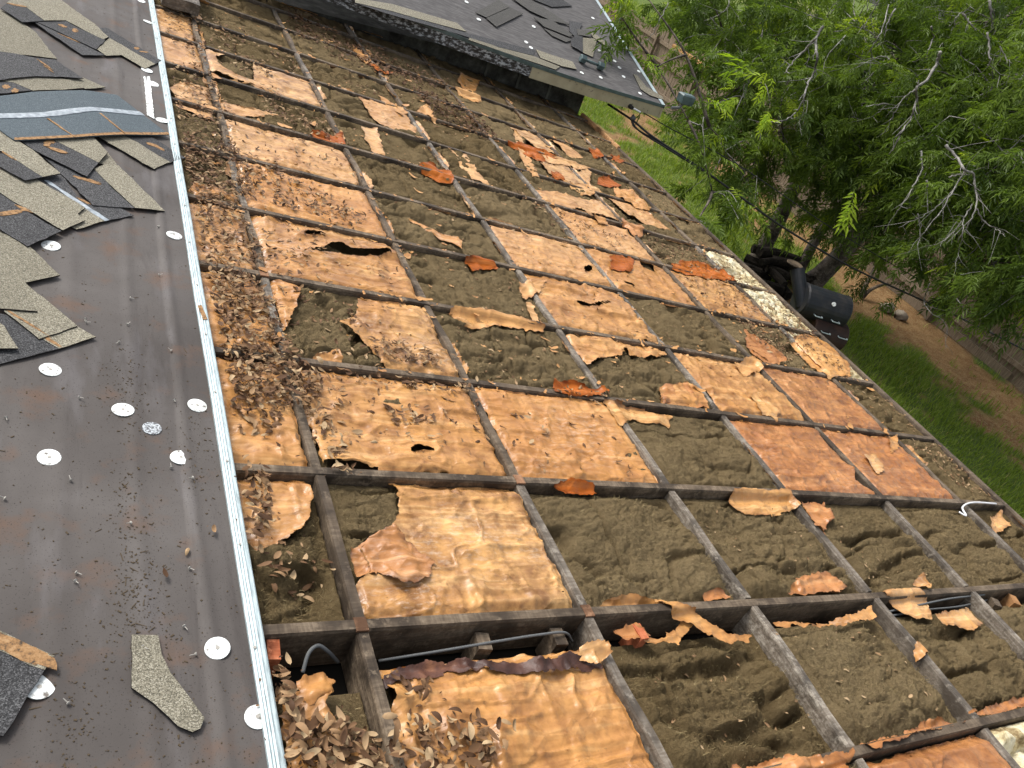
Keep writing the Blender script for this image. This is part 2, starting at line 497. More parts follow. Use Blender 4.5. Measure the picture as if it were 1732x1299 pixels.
leafmat('green_leaf', [(0.0, (0.046, 0.080, 0.013)), (0.4, (0.098, 0.152, 0.022)), (0.75, (0.160, 0.228, 0.034)), (0.93, (0.18, 0.25, 0.03)), (1.0, (0.33, 0.41, 0.04))], 0.38, 0.5, 0.25)
leafmat('bright_leaf', [(0.0, (0.20, 0.32, 0.03)), (1.0, (0.42, 0.52, 0.05))], 0.35, 0.45)
leafmat('shrub_leaf', [(0.0, (0.030, 0.056, 0.010)), (0.6, (0.070, 0.115, 0.017)), (1.0, (0.14, 0.20, 0.03))], 0.35, 0.6, 0.15)
leafmat('grass_blade', [(0.0, (0.090, 0.135, 0.018)), (0.5, (0.185, 0.260, 0.034)), (0.8, (0.27, 0.34, 0.06)), (1.0, (0.42, 0.35, 0.17))], 0.3, 0.6, 0.15)

t = NT('yard')
g = t.attr('grass')
d = t.ramp(t.noise(5, 6, 0.7), [(0.3, (0.11, 0.052, 0.022)), (0.5, (0.20, 0.105, 0.045)), (0.72, (0.29, 0.185, 0.085))])
d = t.mix(t.ramp(t.noise(38, 4, 0.7), [(0.48, (0, 0, 0)), (0.62, (0.8, 0.8, 0.8))]), d, (0.31, 0.24, 0.12))
gr = t.ramp(t.noise(22, 5, 0.7), [(0.3, (0.060, 0.080, 0.020)), (0.55, (0.10, 0.145, 0.03)), (0.75, (0.19, 0.17, 0.07))])
c = t.mix(g, d, gr)
t.bump(t.noise(30, 5, 0.7), 0.8, 0.04)
t.fin(c, 0.95, 0.1)

t = NT('wall_paint')
c = t.ramp(t.noise(4, 5), [(0.3, (0.50, 0.48, 0.40)), (0.7, (0.62, 0.60, 0.52))])
c = t.mix(t.ramp(t.noise(18, 4), [(0.62, (0, 0, 0)), (0.72, (0.6, 0.6, 0.6))]), c, (0.25, 0.22, 0.17)); t.fin(c, 0.7, 0.3)
t = NT('fascia_cream')
c = t.ramp(t.noise(5, 5), [(0.3, (0.28, 0.245, 0.155)), (0.7, (0.42, 0.375, 0.25))])
c = t.mix(t.ramp(t.noise(30, 4), [(0.62, (0, 0, 0)), (0.70, (0.8, 0.8, 0.8))]), c, (0.13, 0.11, 0.08)); t.fin(c, 0.7, 0.25)
t = NT('fascia_peeling')
c = t.ramp(t.noise(16, 6, 0.7, t.map((1, 1, 2.4))), [(0.44, (0.035, 0.032, 0.028)), (0.52, (0.10, 0.10, 0.10)), (0.56, (0.36, 0.38, 0.39)), (0.8, (0.48, 0.50, 0.50))])
t.bump(t.noise(16, 6, 0.7, t.map((1, 1, 2.4))), 0.5, 0.006); t.fin(c, 0.8, 0.2)
t = NT('wall_dark'); c = t.ramp(t.noise(6, 5, 0.7), [(0.35, (0.025, 0.022, 0.018)), (0.55, (0.075, 0.072, 0.060)), (0.75, (0.16, 0.16, 0.135))]); t.fin(c, 0.85, 0.15)  # shadow under the eave put into the wall colour, along with its rot
t = NT('soffit'); c = t.ramp(t.noise(3, 4), [(0.3, (0.07, 0.068, 0.055)), (0.7, (0.15, 0.148, 0.12))]); t.fin(c, 0.8, 0.2)
t = NT('green_metal'); c = t.ramp(t.noise(12, 4), [(0.3, (0.030, 0.055, 0.055)), (0.7, (0.09, 0.13, 0.13))]); t.fin(c, 0.4, 0.5)
t = NT('wing_felt')
n = t.noise(8, 6, 0.65, t.map((1.0, 5, 1)))
c = t.ramp(n, [(0.3, (0.050, 0.047, 0.046)), (0.5, (0.085, 0.080, 0.077)), (0.75, (0.14, 0.133, 0.128))])
c = t.mix(t.ramp(t.noise(14, 5, 0.7), [(0.60, (0, 0, 0)), (0.70, (0.6, 0.6, 0.6))]), c, (0.028, 0.024, 0.02)); t.bump(n, 0.4, 0.006); t.fin(c, 0.75, 0.25)
t = NT('smoker_black'); c = t.ramp(t.noise(7, 5), [(0.45, (0.012, 0.015, 0.019)), (0.68, (0.030, 0.028, 0.028)), (0.78, (0.085, 0.040, 0.022))]); t.fin(c, 0.5, 0.4)
t = NT('smoker_rust'); c = t.ramp(t.noise(7, 5), [(0.3, (0.022, 0.014, 0.012)), (0.6, (0.050, 0.026, 0.018)), (0.8, (0.11, 0.05, 0.028))]); t.fin(c, 0.65, 0.3)
t = NT('cable_black'); t.fin((0.012, 0.012, 0.013), 0.55, 0.4)
t = NT('cable_grey'); t.fin((0.11, 0.115, 0.115), 0.6, 0.3)
t = NT('white_plastic'); t.fin((0.72, 0.73, 0.74), 0.5, 0.4)
t = NT('stone'); c = t.ramp(t.noise(12, 4), [(0.3, (0.16, 0.12, 0.08)), (0.7, (0.36, 0.31, 0.24))]); t.bump(t.noise(20, 4), 0.6, 0.02); t.fin(c, 0.85, 0.2)
t = NT('dark_void'); t.fin((0.02, 0.018, 0.015), 0.95, 0.0)
t = NT('tar_paper'); c = t.ramp(t.noise(9, 5), [(0.35, (0.03, 0.012, 0.008)), (0.6, (0.09, 0.035, 0.02)), (0.8, (0.28, 0.12, 0.05))]); t.bump(t.noise(30, 4), 0.5, 0.01); t.fin(c, 0.5, 0.4)
M = MATS

# ================================================================== THE STRIPPED ROOF
DV, DU = 0.7924, 0.61
LX = [i * DV for i in range(6)]            # blocking lines, L1..L6
EAVE = 4.455
STRIP = -0.285
ORD = ['first', 'second', 'third', 'fourth', 'fifth', 'sixth', 'seventh', 'eighth', 'ninth', 'tenth', 'eleventh', 'twelfth', 'thirteenth', 'fourteenth', 'fifteenth', 'sixteenth']

frame = thing('roof_frame', 'weathered grid of roof rafters and blocking, decking stripped off', 'roof frame', (0, 0, -0.15))
def mitred(x0, x1, y0, y1, z0, z1, seed, along='x'):
    """a sawn plank: bevelled, slightly bowed along its length"""
    n = 9
    V, F = bevbox(0, 1, 0, 1, 0, 1, 0.0)
    L = np.linspace(0, 1, n)
    prof = [(0, 0), (1, 0), (1, 0.94), (0.90, 1), (0.10, 1), (0, 0.94)]
    k = len(prof); Vs = []
    rs = np.random.default_rng(seed)
    bow = (rs.normal(0, 0.006), rs.normal(0, 0.003)); ph = rs.uniform(0, 6)
    sk = (rs.uniform(-.006, .006), rs.uniform(-.006, .006)) if along == 'y' and (y1 - y0) < 1 else (0, 0)
    for u in L:
        o1 = bow[0] * math.sin(u * 5 + ph) * math.sin(math.pi * u); o2 = bow[1] * math.sin(u * 4 + ph) * math.sin(math.pi * u)
        for a, b in prof:
            if along == 'x': Vs.append((x0 + (x1 - x0) * u, y0 + (y1 - y0) * a + o1, z0 + (z1 - z0) * b + o2))
            else: Vs.append((x1 - (x1 - x0) * a + o1 + sk[0] * (1 - u) + sk[1] * u, y0 + (y1 - y0) * u, z0 + (z1 - z0) * b + o2))
    Fs = []
    for i in range(n - 1):
        for j in range(k):
            j2 = (j + 1) % k
            Fs.append((i * k + j, (i + 1) * k + j, (i + 1) * k + j2, i * k + j2))
    Fs = [f[::-1] for f in Fs]
    e = (n - 1) * k
    Fs += [(0, 1, 2, 5), (5, 2, 3, 4), (e + 5, e + 2, e + 1, e), (e + 4, e + 3, e + 2, e + 5)]
    return np.array(Vs), np.array(Fs)

for k in range(-2, 13):
    V, F = mitred(-0.95, EAVE - 0.02, k * DU - 0.019, k * DU + 0.019, -0.15, 0.0, 100 + k)
    part('rafter', V, F, M['timber_dark'] if False else M['timber'], frame)
for i in range(6):
    for k in range(-2, 13):
        if k == 12 and i < 2: continue
        dz = random.uniform(-0.006, -0.0015)
        y1 = (k + 1) * DU - 0.0195 if k < 12 else 7.75
        V, F = mitred(LX[i] - 0.018, LX[i] + 0.018, k * DU + 0.0195, y1, -0.148, dz, 300 + i * 20 + k, 'y')
        part('blocking', V, F, M['timber_pale'] if (i in (2, 3) and k < 9) or random.random() < 0.25 else M['timber'], frame)
V, F = mitred(EAVE - 0.019, EAVE + 0.019, -1.3, 6.55, -0.16, 0.004, 900, 'y')
part('rim_board', V, F, M['timber'], frame)
V, F = mitred(EAVE - 0.019, EAVE + 0.019, 6.56, 7.5, -0.16, 0.02, 901, 'y')
tag(part('rim_board', V, F, M['timber_new'], frame), 'raw orange end of the eave board beside the wing wall')
part('ceiling_panel', box(-0.9, EAVE - 0.03, -1.3, 7.78, -0.185, -0.165), BOXF, M['dark_void'], frame)
# the wall under the eave, world-upright enough at this pitch
hw = thing('house_wall', 'painted house wall under the low eave', 'wall', (4.2, 3.0, 0.0), roof=False)
part('wall_panel', box(4.02, 4.16, -1.3, 7.8, 0.0, 2.28), BOXF, M['wall_paint'], hw)
for i in range(12):
    part('siding_board', box(4.16, 4.178, -1.3, 7.8, 0.03 + i * 0.185, 0.2 + i * 0.185), BOXF, M['wall_paint'], hw)

# ------------------------------------------------------------------ insulation bays
COLX = [(STRIP - 0.10, LX[0])] + [(LX[i], LX[i + 1]) for i in range(5)] + [(LX[5], EAVE)]
HF = {}                                    # (row, col) -> height field of the visible surface
PAPER = {}                                 # (row, col) -> outlines of facing, or 'full'
HOLES = {}
P_ = PAPER
P_[(-1, 3)] = 'full'
P_[(0, 0)] = [[(470, 1155), (520, 1142), (566, 1148), (558, 1175), (545, 1200), (600, 1260), (650, 1330), (480, 1330)]]
P_[(0, 1)] = [[(642, 1116), (700, 1100), (780, 1092), (1012, 1088), (1022, 1120), (1040, 1150), (1070, 1185), (1085, 1210), (1120, 1340), (660, 1340), (650, 1230), (668, 1180)]]
P_[(1, 0)] = [[(395, 796), (520, 806), (527, 850), (522, 882), (500, 905), (432, 938), (405, 905)]]
P_[(1, 1)] = [[(655, 811), (885, 812), (900, 870), (912, 893), (925, 945), (955, 965), (984, 1032), (700, 1052), (605, 1052), (602, 990), (626, 968), (600, 935), (664, 892), (672, 872), (668, 830)]]
P_[(2, 0)] = 'full'; P_[(2, 1)] = 'full'; P_[(2, 2)] = 'full'; P_[(2, 4)] = 'full'; P_[(2, 5)] = 'full'
HOLES[(2, 1)] = [[(545, 778), (580, 782), (640, 790), (635, 803), (540, 803)], [(680, 775), (700, 757), (722, 760), (742, 764), (716, 763), (700, 768)]]
HOLES[(2, 4)] = [[(1440, 790), (1475, 800), (1480, 835), (1445, 812)]]
P_[(3, 0)] = 'full'
P_[(3, 1)] = [[(445, 466), (512, 478), (500, 520), (480, 560), (462, 572)], [(606, 498), (745, 526), (785, 640), (660, 628), (622, 592), (576, 545), (602, 533)], [(525, 606), (570, 596), (578, 614), (530, 618)]]
P_[(3, 3)] = [[(950, 566), (1050, 576), (1148, 590), (1140, 602), (1066, 606), (1056, 590), (1050, 604), (1010, 610), (988, 622), (972, 606)], [(1112, 658), (1160, 650), (1180, 664), (1198, 692), (1120, 692)]]
P_[(3, 4)] = 'full'; P_[(3, 5)] = 'full'
P_[(4, 0)] = 'full'; P_[(4, 1)] = 'full'; P_[(4, 3)] = 'full'
HOLES[(4, 1)] = [[(505, 399), (520, 396), (545, 398), (560, 400), (540, 403), (507, 403)], [(512, 427), (545, 424), (558, 416), (575, 416), (592, 426), (625, 427), (652, 426), (668, 430), (640, 436), (600, 437), (570, 434), (545, 432)]]
HOLES[(4, 3)] = [[(965, 512), (1000, 516), (1042, 512), (1020, 520), (985, 520)]]
P_[(4, 5)] = [[(1255, 560), (1285, 575), (1330, 612), (1310, 616), (1270, 596)]]
P_[(4, 6)] = [[(1335, 572), (1372, 568), (1428, 600), (1440, 640), (1400, 640)]]
P_[(5, 0)] = [[(315, 325), (360, 335), (415, 348), (410, 338), (330, 310)]]
P_[(5, 1)] = 'full'; P_[(5, 3)] = 'full'; P_[(5, 4)] = 'full'; P_[(5, 5)] = 'full'
HOLES[(5, 3)] = [[(985, 456), (996, 451), (1000, 460), (990, 463)]]
HOLES[(5, 4)] = [[(1078, 445), (1104, 450), (1104, 464), (1085, 456)], [(1055, 478), (1072, 484), (1070, 488), (1056, 483)]]
P_[(6, 1)] = 'full'; P_[(6, 4)] = 'full'
P_[(6, 0)] = [[(285, 163), (320, 172), (358, 190), (360, 205), (300, 185)]]
P_[(7, 0)] = [[(285, 150), (310, 142), (352, 155), (368, 185), (300, 168)]]
P_[(7, 1)] = [[(365, 172), (420, 185), (470, 198), (430, 200), (370, 190)]]
P_[(7, 4)] = [[(893, 322), (935, 325), (1020, 345), (1060, 372), (1045, 375), (990, 358), (960, 352), (945, 362), (915, 345)]]
P_[(7, 5)] = [[(1022, 330), (1080, 350), (1135, 392), (1100, 385), (1060, 365)]]
P_[(8, 0)] = 'full'
P_[(8, 1)] = [[(426, 103), (520, 128), (560, 186), (480, 172), (430, 158)], [(345, 85), (383, 88), (378, 96), (362, 98), (372, 112), (432, 140), (420, 145), (350, 118)]]
P_[(8, 2)] = [[(604, 164), (640, 170), (690, 190), (722, 232), (660, 218), (632, 205)]]
P_[(8, 4)] = [[(905, 262), (960, 275), (1000, 300), (1010, 322), (960, 312), (925, 295)]]
P_[(8, 5)] = [[(985, 252), (1020, 265), (1070, 305), (1030, 300), (1000, 285), (995, 320), (1050, 345), (980, 305)]]
P_[(9, 0)] = 'full'
P_[(9, 4)] = [[(835, 185), (880, 190), (915, 224), (940, 255), (925, 262), (900, 246), (862, 215)]]
P_[(9, 5)] = [[(938, 212), (985, 226), (1020, 262), (1000, 258), (965, 240)], [(925, 232), (950, 240), (985, 268), (965, 268)]]
P_[(10, 2)] = [[(545, 40), (580, 52), (610, 78), (570, 72)]]
P_[(10, 3)] = [[(770, 112), (800, 128), (806, 150), (780, 140)]]
P_[(10, 5)] = [[(905, 170), (935, 182), (952, 196), (915, 190)]]
P_[(11, 4)] = [[(850, 150), (900, 165), (925, 175), (945, 195), (905, 190)]]
CREAM = {(-1, 4), (5, 6), (6, 6), (4, 6)}
FARGAP = {(0, 0): 0.14, (0, 1): 0.09, (0, 2): 0.075, (0, 3): 0.06, (0, 4): 0.06, (0, 5): 0.05, (1, 2): 0.01, (2, 3): 0.03}
KMAT = {(2, 4): 'kraft_red', (2, 5): 'kraft_red', (3, 4): 'kraft', (3, 5): 'kraft_red', (4, 5): 'kraft_red', (-1, 3): 'kraft_red', (6, 1): 'kraft_pale', (2, 2): 'kraft', (8, 1): 'kraft_pale', (6, 4): 'kraft_pale', (5, 3): 'kraft_pale'}

def cell_sheet(X, Y, sdf):
    """faces of the grid inside the outline; border vertices pulled onto it"""
    ny, nx = X.shape
    keep = np.minimum.reduce([sdf[:-1, :-1], sdf[1:, :-1], sdf[:-1, 1:], sdf[1:, 1:]]) < 0
    idx = np.arange(ny * nx).reshape(ny, nx)
    F = np.stack([idx[:-1, :-1], idx[:-1, 1:], idx[1:, 1:], idx[1:, :-1]], -1)[keep]
    gy, gx = np.gradient(sdf, Y[1, 0] - Y[0, 0], X[0, 1] - X[0, 0])
    g2 = np.maximum(gx * gx + gy * gy, 0.3)
    st = max(X[0, 1] - X[0, 0], Y[1, 0] - Y[0, 0])
    m = np.clip(sdf, 0, st * 1.3)
    Xn = X - gx / g2 * m; Yn = Y - gy / g2 * m
    return F, Xn, Yn

def compact(V, F):
    u, inv = np.unique(F, return_inverse=True)
    return V[u], inv.reshape(F.shape)

def visible(x0, x1, y0, y1):
    for x in (x0, (x0 + x1) / 2, x1):
        for y in (y0, (y0 + y1) / 2, y1):
            d = RC @ (np.array([x, y, 0]) - CAMR)
            if d[2] > 0.05:
                u = 866 + FPX * d[0] / d[2]; v = 649.5 + FPX * d[1] / d[2]
                if -60 < u < 1800 and -40 < v < 1360: return True
    return False

def pieces_of(F, shape):
    """split grid faces into connected pieces (4-neighbour vertices shared)"""
    lab = np.full(shape[0] * shape[1], -1)
    lab[F.ravel()] = F.ravel()
    while True:
        m = lab[F].min(1)
        new = lab.copy(); np.minimum.at(new, F.ravel(), np.repeat(m, 4))
        new = np.where(new >= 0, new[np.maximum(new, 0)], new)
        if (new == lab).all(): break
        lab = new
    fl = lab[F[:, 0]]
    return [F[fl == k] for k in np.unique(fl)]
def build_bay(r, c):
    x0, x1 = COLX[c]; y0, y1 = r * DU, (r + 1) * DU
    if r == 12: y1 = 7.75
    x0 += 0.021; x1 -= 0.021; y0 += 0.021; y1 -= 0.021
    if not visible(x0, x1, y0, y1): return
    seed = 1000 + r * 37 + c * 101
    rs = np.random.default_rng(seed)
    gap = FARGAP.get((r, c), 0.0)
    yb = y1 - gap
    spec = PAPER.get((r, c))
    strips = []
    if spec != 'full' and r >= 1 and (r, c) not in CREAM:
        for _ in range(rs.integers(1, 4) if r >= 3 else rs.integers(0, 2)):
            k = rs.integers(0, 4); L = rs.uniform(.12, .5); w_ = rs.uniform(.012, .04)
            if k < 2:
                a0 = rs.uniform(y0, max(y0 + .01, y1 - L)); e0 = x0 if k == 0 else x1
                sg = 1 if k == 0 else -1
                strips.append(np.array([(e0, a0), (e0 + sg * w_, a0 + L * .15), (e0 + sg * w_ * rs.uniform(.3, 1.4), a0 + L * .55), (e0 + sg * w_ * .6, a0 + L * .9), (e0, a0 + L)]))
            else:
                a0 = rs.uniform(x0, max(x0 + .01, x1 - L)); e0 = y0 if k == 2 else y1
                sg = 1 if k == 2 else -1
                strips.append(np.array([(a0, e0), (a0 + L * .15, e0 + sg * w_), (a0 + L * .55, e0 + sg * w_ * rs.uniform(.3, 1.4)), (a0 + L * .9, e0 + sg * w_ * .6), (a0 + L, e0)]))
    cream = (r, c) in CREAM
    near = r <= 1
    res = 0.0055 if r <= 1 else 0.0075 if r <= 3 else 0.011 if r <= 6 else 0.015
    # ---- wool
    wres = res if spec != 'full' else 0.03
    nx = max(8, int((x1 - x0) / wres)); ny = max(8, int((yb - y0) / wres))
    X, Y = np.meshgrid(np.linspace(x0, x1, nx), np.linspace(y0, yb, ny))
    wx = X + 0.05 * fbm(X * 5, Y * 5, seed + 3); wy = Y + 0.04 * fbm(X * 5, Y * 5, seed + 4)
    ex = np.minimum(X - x0, x1 - X); ey = np.minimum(Y - y0, yb - Y)
    ew = 0.085 if r == 0 else 0.06 if r == 1 else 0.03
    edge = sstep(0, ew, ex) * sstep(0, ew * 1.1, ey)
    lump = fbm(wx * 4.5, wy * 7, seed + 5, 4)
    cre = ridge(wx * 1.6, wy * 6.5, seed + 6, 2)           # creases run along the slope
    crev = ridge(wx * 5.0, wy * 1.8, seed + 16, 1)
    fine = fbm(wx * 38, wy * 60, seed + 7, 3)
    wx2 = X + 0.03 * fbm(X * 11, Y * 11, seed + 52, 3); wy2 = Y + 0.03 * fbm(X * 11, Y * 11, seed + 53, 3)
    bil = np.abs(vn(wx2 * 11, wy2 * 15, seed + 54) * 2 - 1)          # rounded clumps parted by sharp clefts
    bil2 = np.abs(vn(wx2 * 24, wy2 * 30, seed + 55) * 2 - 1)
    bil3 = np.abs(vn(wx2 * 55, wy2 * 62, seed + 56) * 2 - 1)
    patch = sstep(.35, .7, vn(X * 3.1, Y * 3.1, seed + 57))
    tuft = ridge(wx * 16, wy * 26, seed + 8, 3)
    amp = 1.3 if r in (0, 1) else 0.9
    zb = -0.022 if r in (0, 1) else -0.016
    ze = -0.068 if r == 0 else -0.046 if r == 1 else -0.026
    big = fbm(wx * 2.6, wy * 3.6, seed + 51, 2)
    t2 = ridge(wx * 38, wy * 52, seed + 9, 2)
    Z = zb + 0.020 * amp * lump + 0.030 * amp * big + (0.030 * (np.sqrt(bil) - .62) + 0.017 * (np.sqrt(bil2) - .62)) * (0.35 + 0.75 * patch) + 0.009 * (np.sqrt(bil3) - .62) - 0.052 * amp * sstep(0.78, 0.99, cre) - 0.030 * sstep(0.88, 1.0, crev) + 0.0035 * fine + 0.006 * (tuft - 0.55)
    Z = Z * edge + (ze + 0.006 * fine) * (1 - edge)
    Z = np.minimum(Z, 0.010 + 0.006 * fine)
    if spec == 'full': Z -= 0.022
    elif spec:
        sw = np.full(X.shape, 9.0)
        for pl in spec: sw = np.minimum(sw, sdpoly(X, Y, rpoly(pl, -0.015)))
        Z = np.where(sw < 0, np.minimum(Z, -0.014) - 0.022 * sstep(0.0, 0.03, -sw), Z)
    idx = np.arange(nx * ny).reshape(ny, nx)
    F = np.stack([idx[:-1, :-1], idx[:-1, 1:], idx[1:, 1:], idx[1:, :-1]], -1).reshape(-1, 4)
    V = np.c_[X.ravel(), Y.ravel(), Z.ravel()]
    # skirt
    ringi = np.concatenate([idx[0, :], idx[1:, -1], idx[-1, -2::-1], idx[-2:0:-1, 0]])
    b0 = len(V); Vb = V[ringi].copy(); Vb[:, 2] = -0.15
    V = np.vstack([V, Vb]); nr = len(ringi); k = np.arange(nr); k2 = (k + 1) % nr
    F = np.vstack([F, np.stack([ringi[k2], ringi[k], b0 + k, b0 + k2], -1)])
    where = '%s bay from the metal strip, %s row up' % (ORD[c], ORD[r + 2])
    if spec == 'full': lab = ('torn' if (r, c) in HOLES else 'wrinkled') + ' orange paper-faced insulation batt, ' + where
    elif cream: lab = 'cream coloured fluffy insulation batt, ' + where
    elif spec or strips: lab = 'brown batt with torn orange paper, ' + where
    else: lab = 'bare lumpy brown insulation batt, ' + where
    root = thing('insulation_batt', lab, 'insulation batt', ((x0 + x1) / 2, (y0 + yb) / 2, -0.15), group='insulation batts between the rafters')
    w = part('wool', V, F, M['wool_cream'] if cream else M['wool'], root, smooth=True)
    if r <= 3 and spec != 'full' and not cream:
        nf = int(2600 * (x1 - x0) * (yb - y0) / 0.43 * (1.0 if r <= 1 else 0.7))
        fx = rs.uniform(x0 + .01, x1 - .01, nf); fy = rs.uniform(y0 + .01, yb - .01, nf)
        ii = ((fy - y0) / (yb - y0) * (ny - 1)).astype(int); jj = ((fx - x0) / (x1 - x0) * (nx - 1)).astype(int)
        fz = Z[ii, jj]; a_ = rs.uniform(0, 6.283, nf); L_ = rs.uniform(.008, .026, nf); wdt = rs.uniform(.0004, .0011, nf)
        dx, dy = np.cos(a_), np.sin(a_); up_ = rs.uniform(.2, 1.0, nf) * L_ * .6
        v0 = np.stack([fx - dy * wdt, fy + dx * wdt, fz - .002], 1); v1 = np.stack([fx + dy * wdt, fy - dx * wdt, fz - .002], 1)
        m_ = np.stack([fx + dx * L_ * .55, fy + dy * L_ * .55, fz + up_], 1)
        cv = rs.normal(0, .5, nf)
        e_ = np.stack([fx + dx * L_ * .9 - dy * L_ * cv * .4, fy + dy * L_ * .9 + dx * L_ * cv * .4, fz + up_ * .5], 1)
        m2_ = m_ + np.stack([-dy * wdt, dx * wdt, np.zeros(nf)], 1)
        Vf = np.stack([v0, v1, m_, m2_, e_], 1).reshape(-1, 3); i5 = np.arange(nf)[:, None] * 5
        Ff = np.concatenate([i5 + np.array([[0, 1, 2]]), i5 + np.array([[0, 2, 3]]), i5 + np.array([[3, 2, 4]])])
        tag(part('wool_fibres', Vf, Ff, M['wool_fibre'], root, attr={'rnd': np.repeat(rs.random(nf), 5)}), kind='stuff')
    HF.setdefault((r, c), []).append((X[0, 0], X[0, -1], Y[0, 0], Y[-1, 0], Z, None))
    # ---- paper facing
    if spec or strips:
        X, Y = np.meshgrid(np.linspace(x0 - 0.004, x1 + 0.004, max(10, int((x1 - x0) / res))), np.linspace(y0 - 0.004, yb + 0.004, max(10, int((yb - y0) / res))))
        en = 0.006 * fbm(X * 18, Y * 18, seed + 21, 4) + 0.005 * fbm(X * 60, Y * 60, seed + 22, 2)
        rect = np.maximum(np.maximum(x0 - X, X - x1), np.maximum(y0 - Y, Y - yb))
        s = rect + np.maximum(0, en)
        if spec != 'full':
            sp = np.full(X.shape, 9.0)
            for pl in (spec or []): sp = np.minimum(sp, sdpoly(X, Y, rpoly(pl, -0.015)) + en * 1.4)
            for pl in strips: sp = np.minimum(sp, sdpoly(X, Y, pl) + en * 1.1)
            s = np.maximum(s, sp)
        else:
            # edges nibbled away in places
            nb = fbm(X * 7, Y * 7, seed + 23, 3)
            s = np.maximum(s, rect + np.clip(nb - 0.2, 0, 1) * 0.055)
        hl = np.zeros(X.shape)
        for pl in HOLES.get((r, c), []):
            sh = sdpoly(X, Y, rpoly(pl, -0.012))
            s = np.maximum(s, -(sh + en * 0.7))
            hl += np.exp(-np.maximum(sh, 0) / 0.03)
        # pin holes and chewed spots
        sp = vn(X * 23, Y * 23, seed + 40) + 0.25 * vn(X * 70, Y * 70, seed + 41)
        s = np.maximum(s, (sp - 1.16) * 0.02)
        ex = np.minimum(X - x0, x1 - X); ey = np.minimum(Y - y0, yb - Y)
        warp = 0.03 * fbm(X * 2, Y * 2, seed + 30)
        cor = fbm(X * 1.1 + 5, (Y + warp) * 17, seed + 31, 2)            # ribs along the slope
        wr = ridge(X * 3.0 + warp * 20, Y * 4.0, seed + 32, 3)
        wr2 = ridge(X * 9.0, Y * 9.0, seed + 33, 2)
        pil = fbm(X * 2.2, Y * 3.0, seed + 34, 2)
        wr3 = 1 - np.abs(vn(X * 6 + warp * 30, Y * 13, seed + 38) * 2 - 1)
        wr4 = 1 - np.abs(vn(X * 17 + 9, Y * 11, seed + 39) * 2 - 1)
        Z = -0.010 + (0.0042 if r <= 1 else 0.0060) * cor + 0.011 * sstep(0.72, 0.98, wr) + 0.005 * sstep(0.75, 1, wr2) + 0.010 * pil + 0.0018 * fbm(X * 45, Y * 45, seed + 35, 2)
        Z += 0.0075 * np.clip((wr3 - 0.86) / 0.14, 0, 1) + 0.005 * np.clip((wr4 - 0.86) / 0.14, 0, 1) * sstep(.4, .7, vn(X * 3, Y * 3, seed + 45))
        for _ in range(22 if r <= 3 else 12):                             # straight sharp folds
            px_, py_ = rs.uniform(x0, x1), rs.uniform(y0, yb); an = rs.normal(1.45, .5) if rs.random() < .55 else rs.uniform(0, 3.14)
            du_ = (X - px_) * math.cos(an) + (Y - py_) * math.sin(an); dn_ = -(X - px_) * math.sin(an) + (Y - py_) * math.cos(an)
            dn_ = dn_ + 0.012 * np.sin(du_ * 30 + px_ * 40); hl_ = rs.uniform(.05, .24); w_ = rs.uniform(.012, .045)
            Z += rs.choice((-1, 1)) * rs.uniform(.10, .24) * np.clip(w_ - np.abs(dn_), 0, None) * (1 - sstep(.4 * hl_, hl_, np.abs(du_)))
        dz_ = 0.030 if r <= 1 else 0.014
        Z -= dz_ * (1 - sstep(0.0, 0.05, ey)) + 0.014 * (1 - sstep(0, 0.025, ex))
        Z += 0.020 * np.clip(hl, 0, 1) * (0.6 + 0.6 * fbm(X * 9, Y * 9, seed + 36))
        if (r, c) == (4, 3): Z += 0.028 * sstep(0.6, 0.95, ridge(X * 4, Y * 5, 77, 3)) * sstep(LX[2] + 0.3, LX[2] + 0.5, X)
        if (r, c) == (0, 1):
            Z += 0.022 * sstep(0.55, 0.95, ridge(X * 5, Y * 6, 78, 4)) * (1 - 0.7 * sstep(0.2, 0.45, X)) - 0.015
        if spec != 'full':
            Z += 0.010 * np.exp(-np.maximum(-s, 0) / 0.02) * (0.5 + fbm(X * 8, Y * 8, seed + 37))
        Z = np.minimum(Z, 0.012)
        F, Xn, Yn = cell_sheet(X, Y, s)
        if len(F):
            ed = np.exp(np.minimum(s, 0) / 0.035)
            sd_ = {(1, 1): 2, (0, 1): 2, (2, 2): 3, (0, 0): 2}.get((r, c), int(rs.integers(0, 4))); wd_ = 0.24 if (r, c) == (0, 1) else rs.uniform(.04, .14)
            q_ = (X - x0, x1 - X, yb - Y, Y - y0)[sd_] + 0.05 * fbm(X * 7, Y * 7, seed + 60, 3)
            ed = np.maximum(ed, rs.uniform(.55, .95) * (1 - sstep(0.2 * wd_, wd_, q_)))
            VV = np.c_[Xn.ravel(), Yn.ravel(), Z.ravel(), ed.ravel()]
            for Fp in pieces_of(F, X.shape):
                if len(Fp) < 10: continue
                V, Fq = compact(VV, Fp)
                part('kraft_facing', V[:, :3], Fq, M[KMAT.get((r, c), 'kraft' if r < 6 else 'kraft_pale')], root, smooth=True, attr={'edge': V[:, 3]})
            HF[(r, c)].append((X[0, 0], X[0, -1], Y[0, 0], Y[-1, 0], Z, s))

for r in range(-2, 13):
    for c in range(7):
        build_bay(r, c)

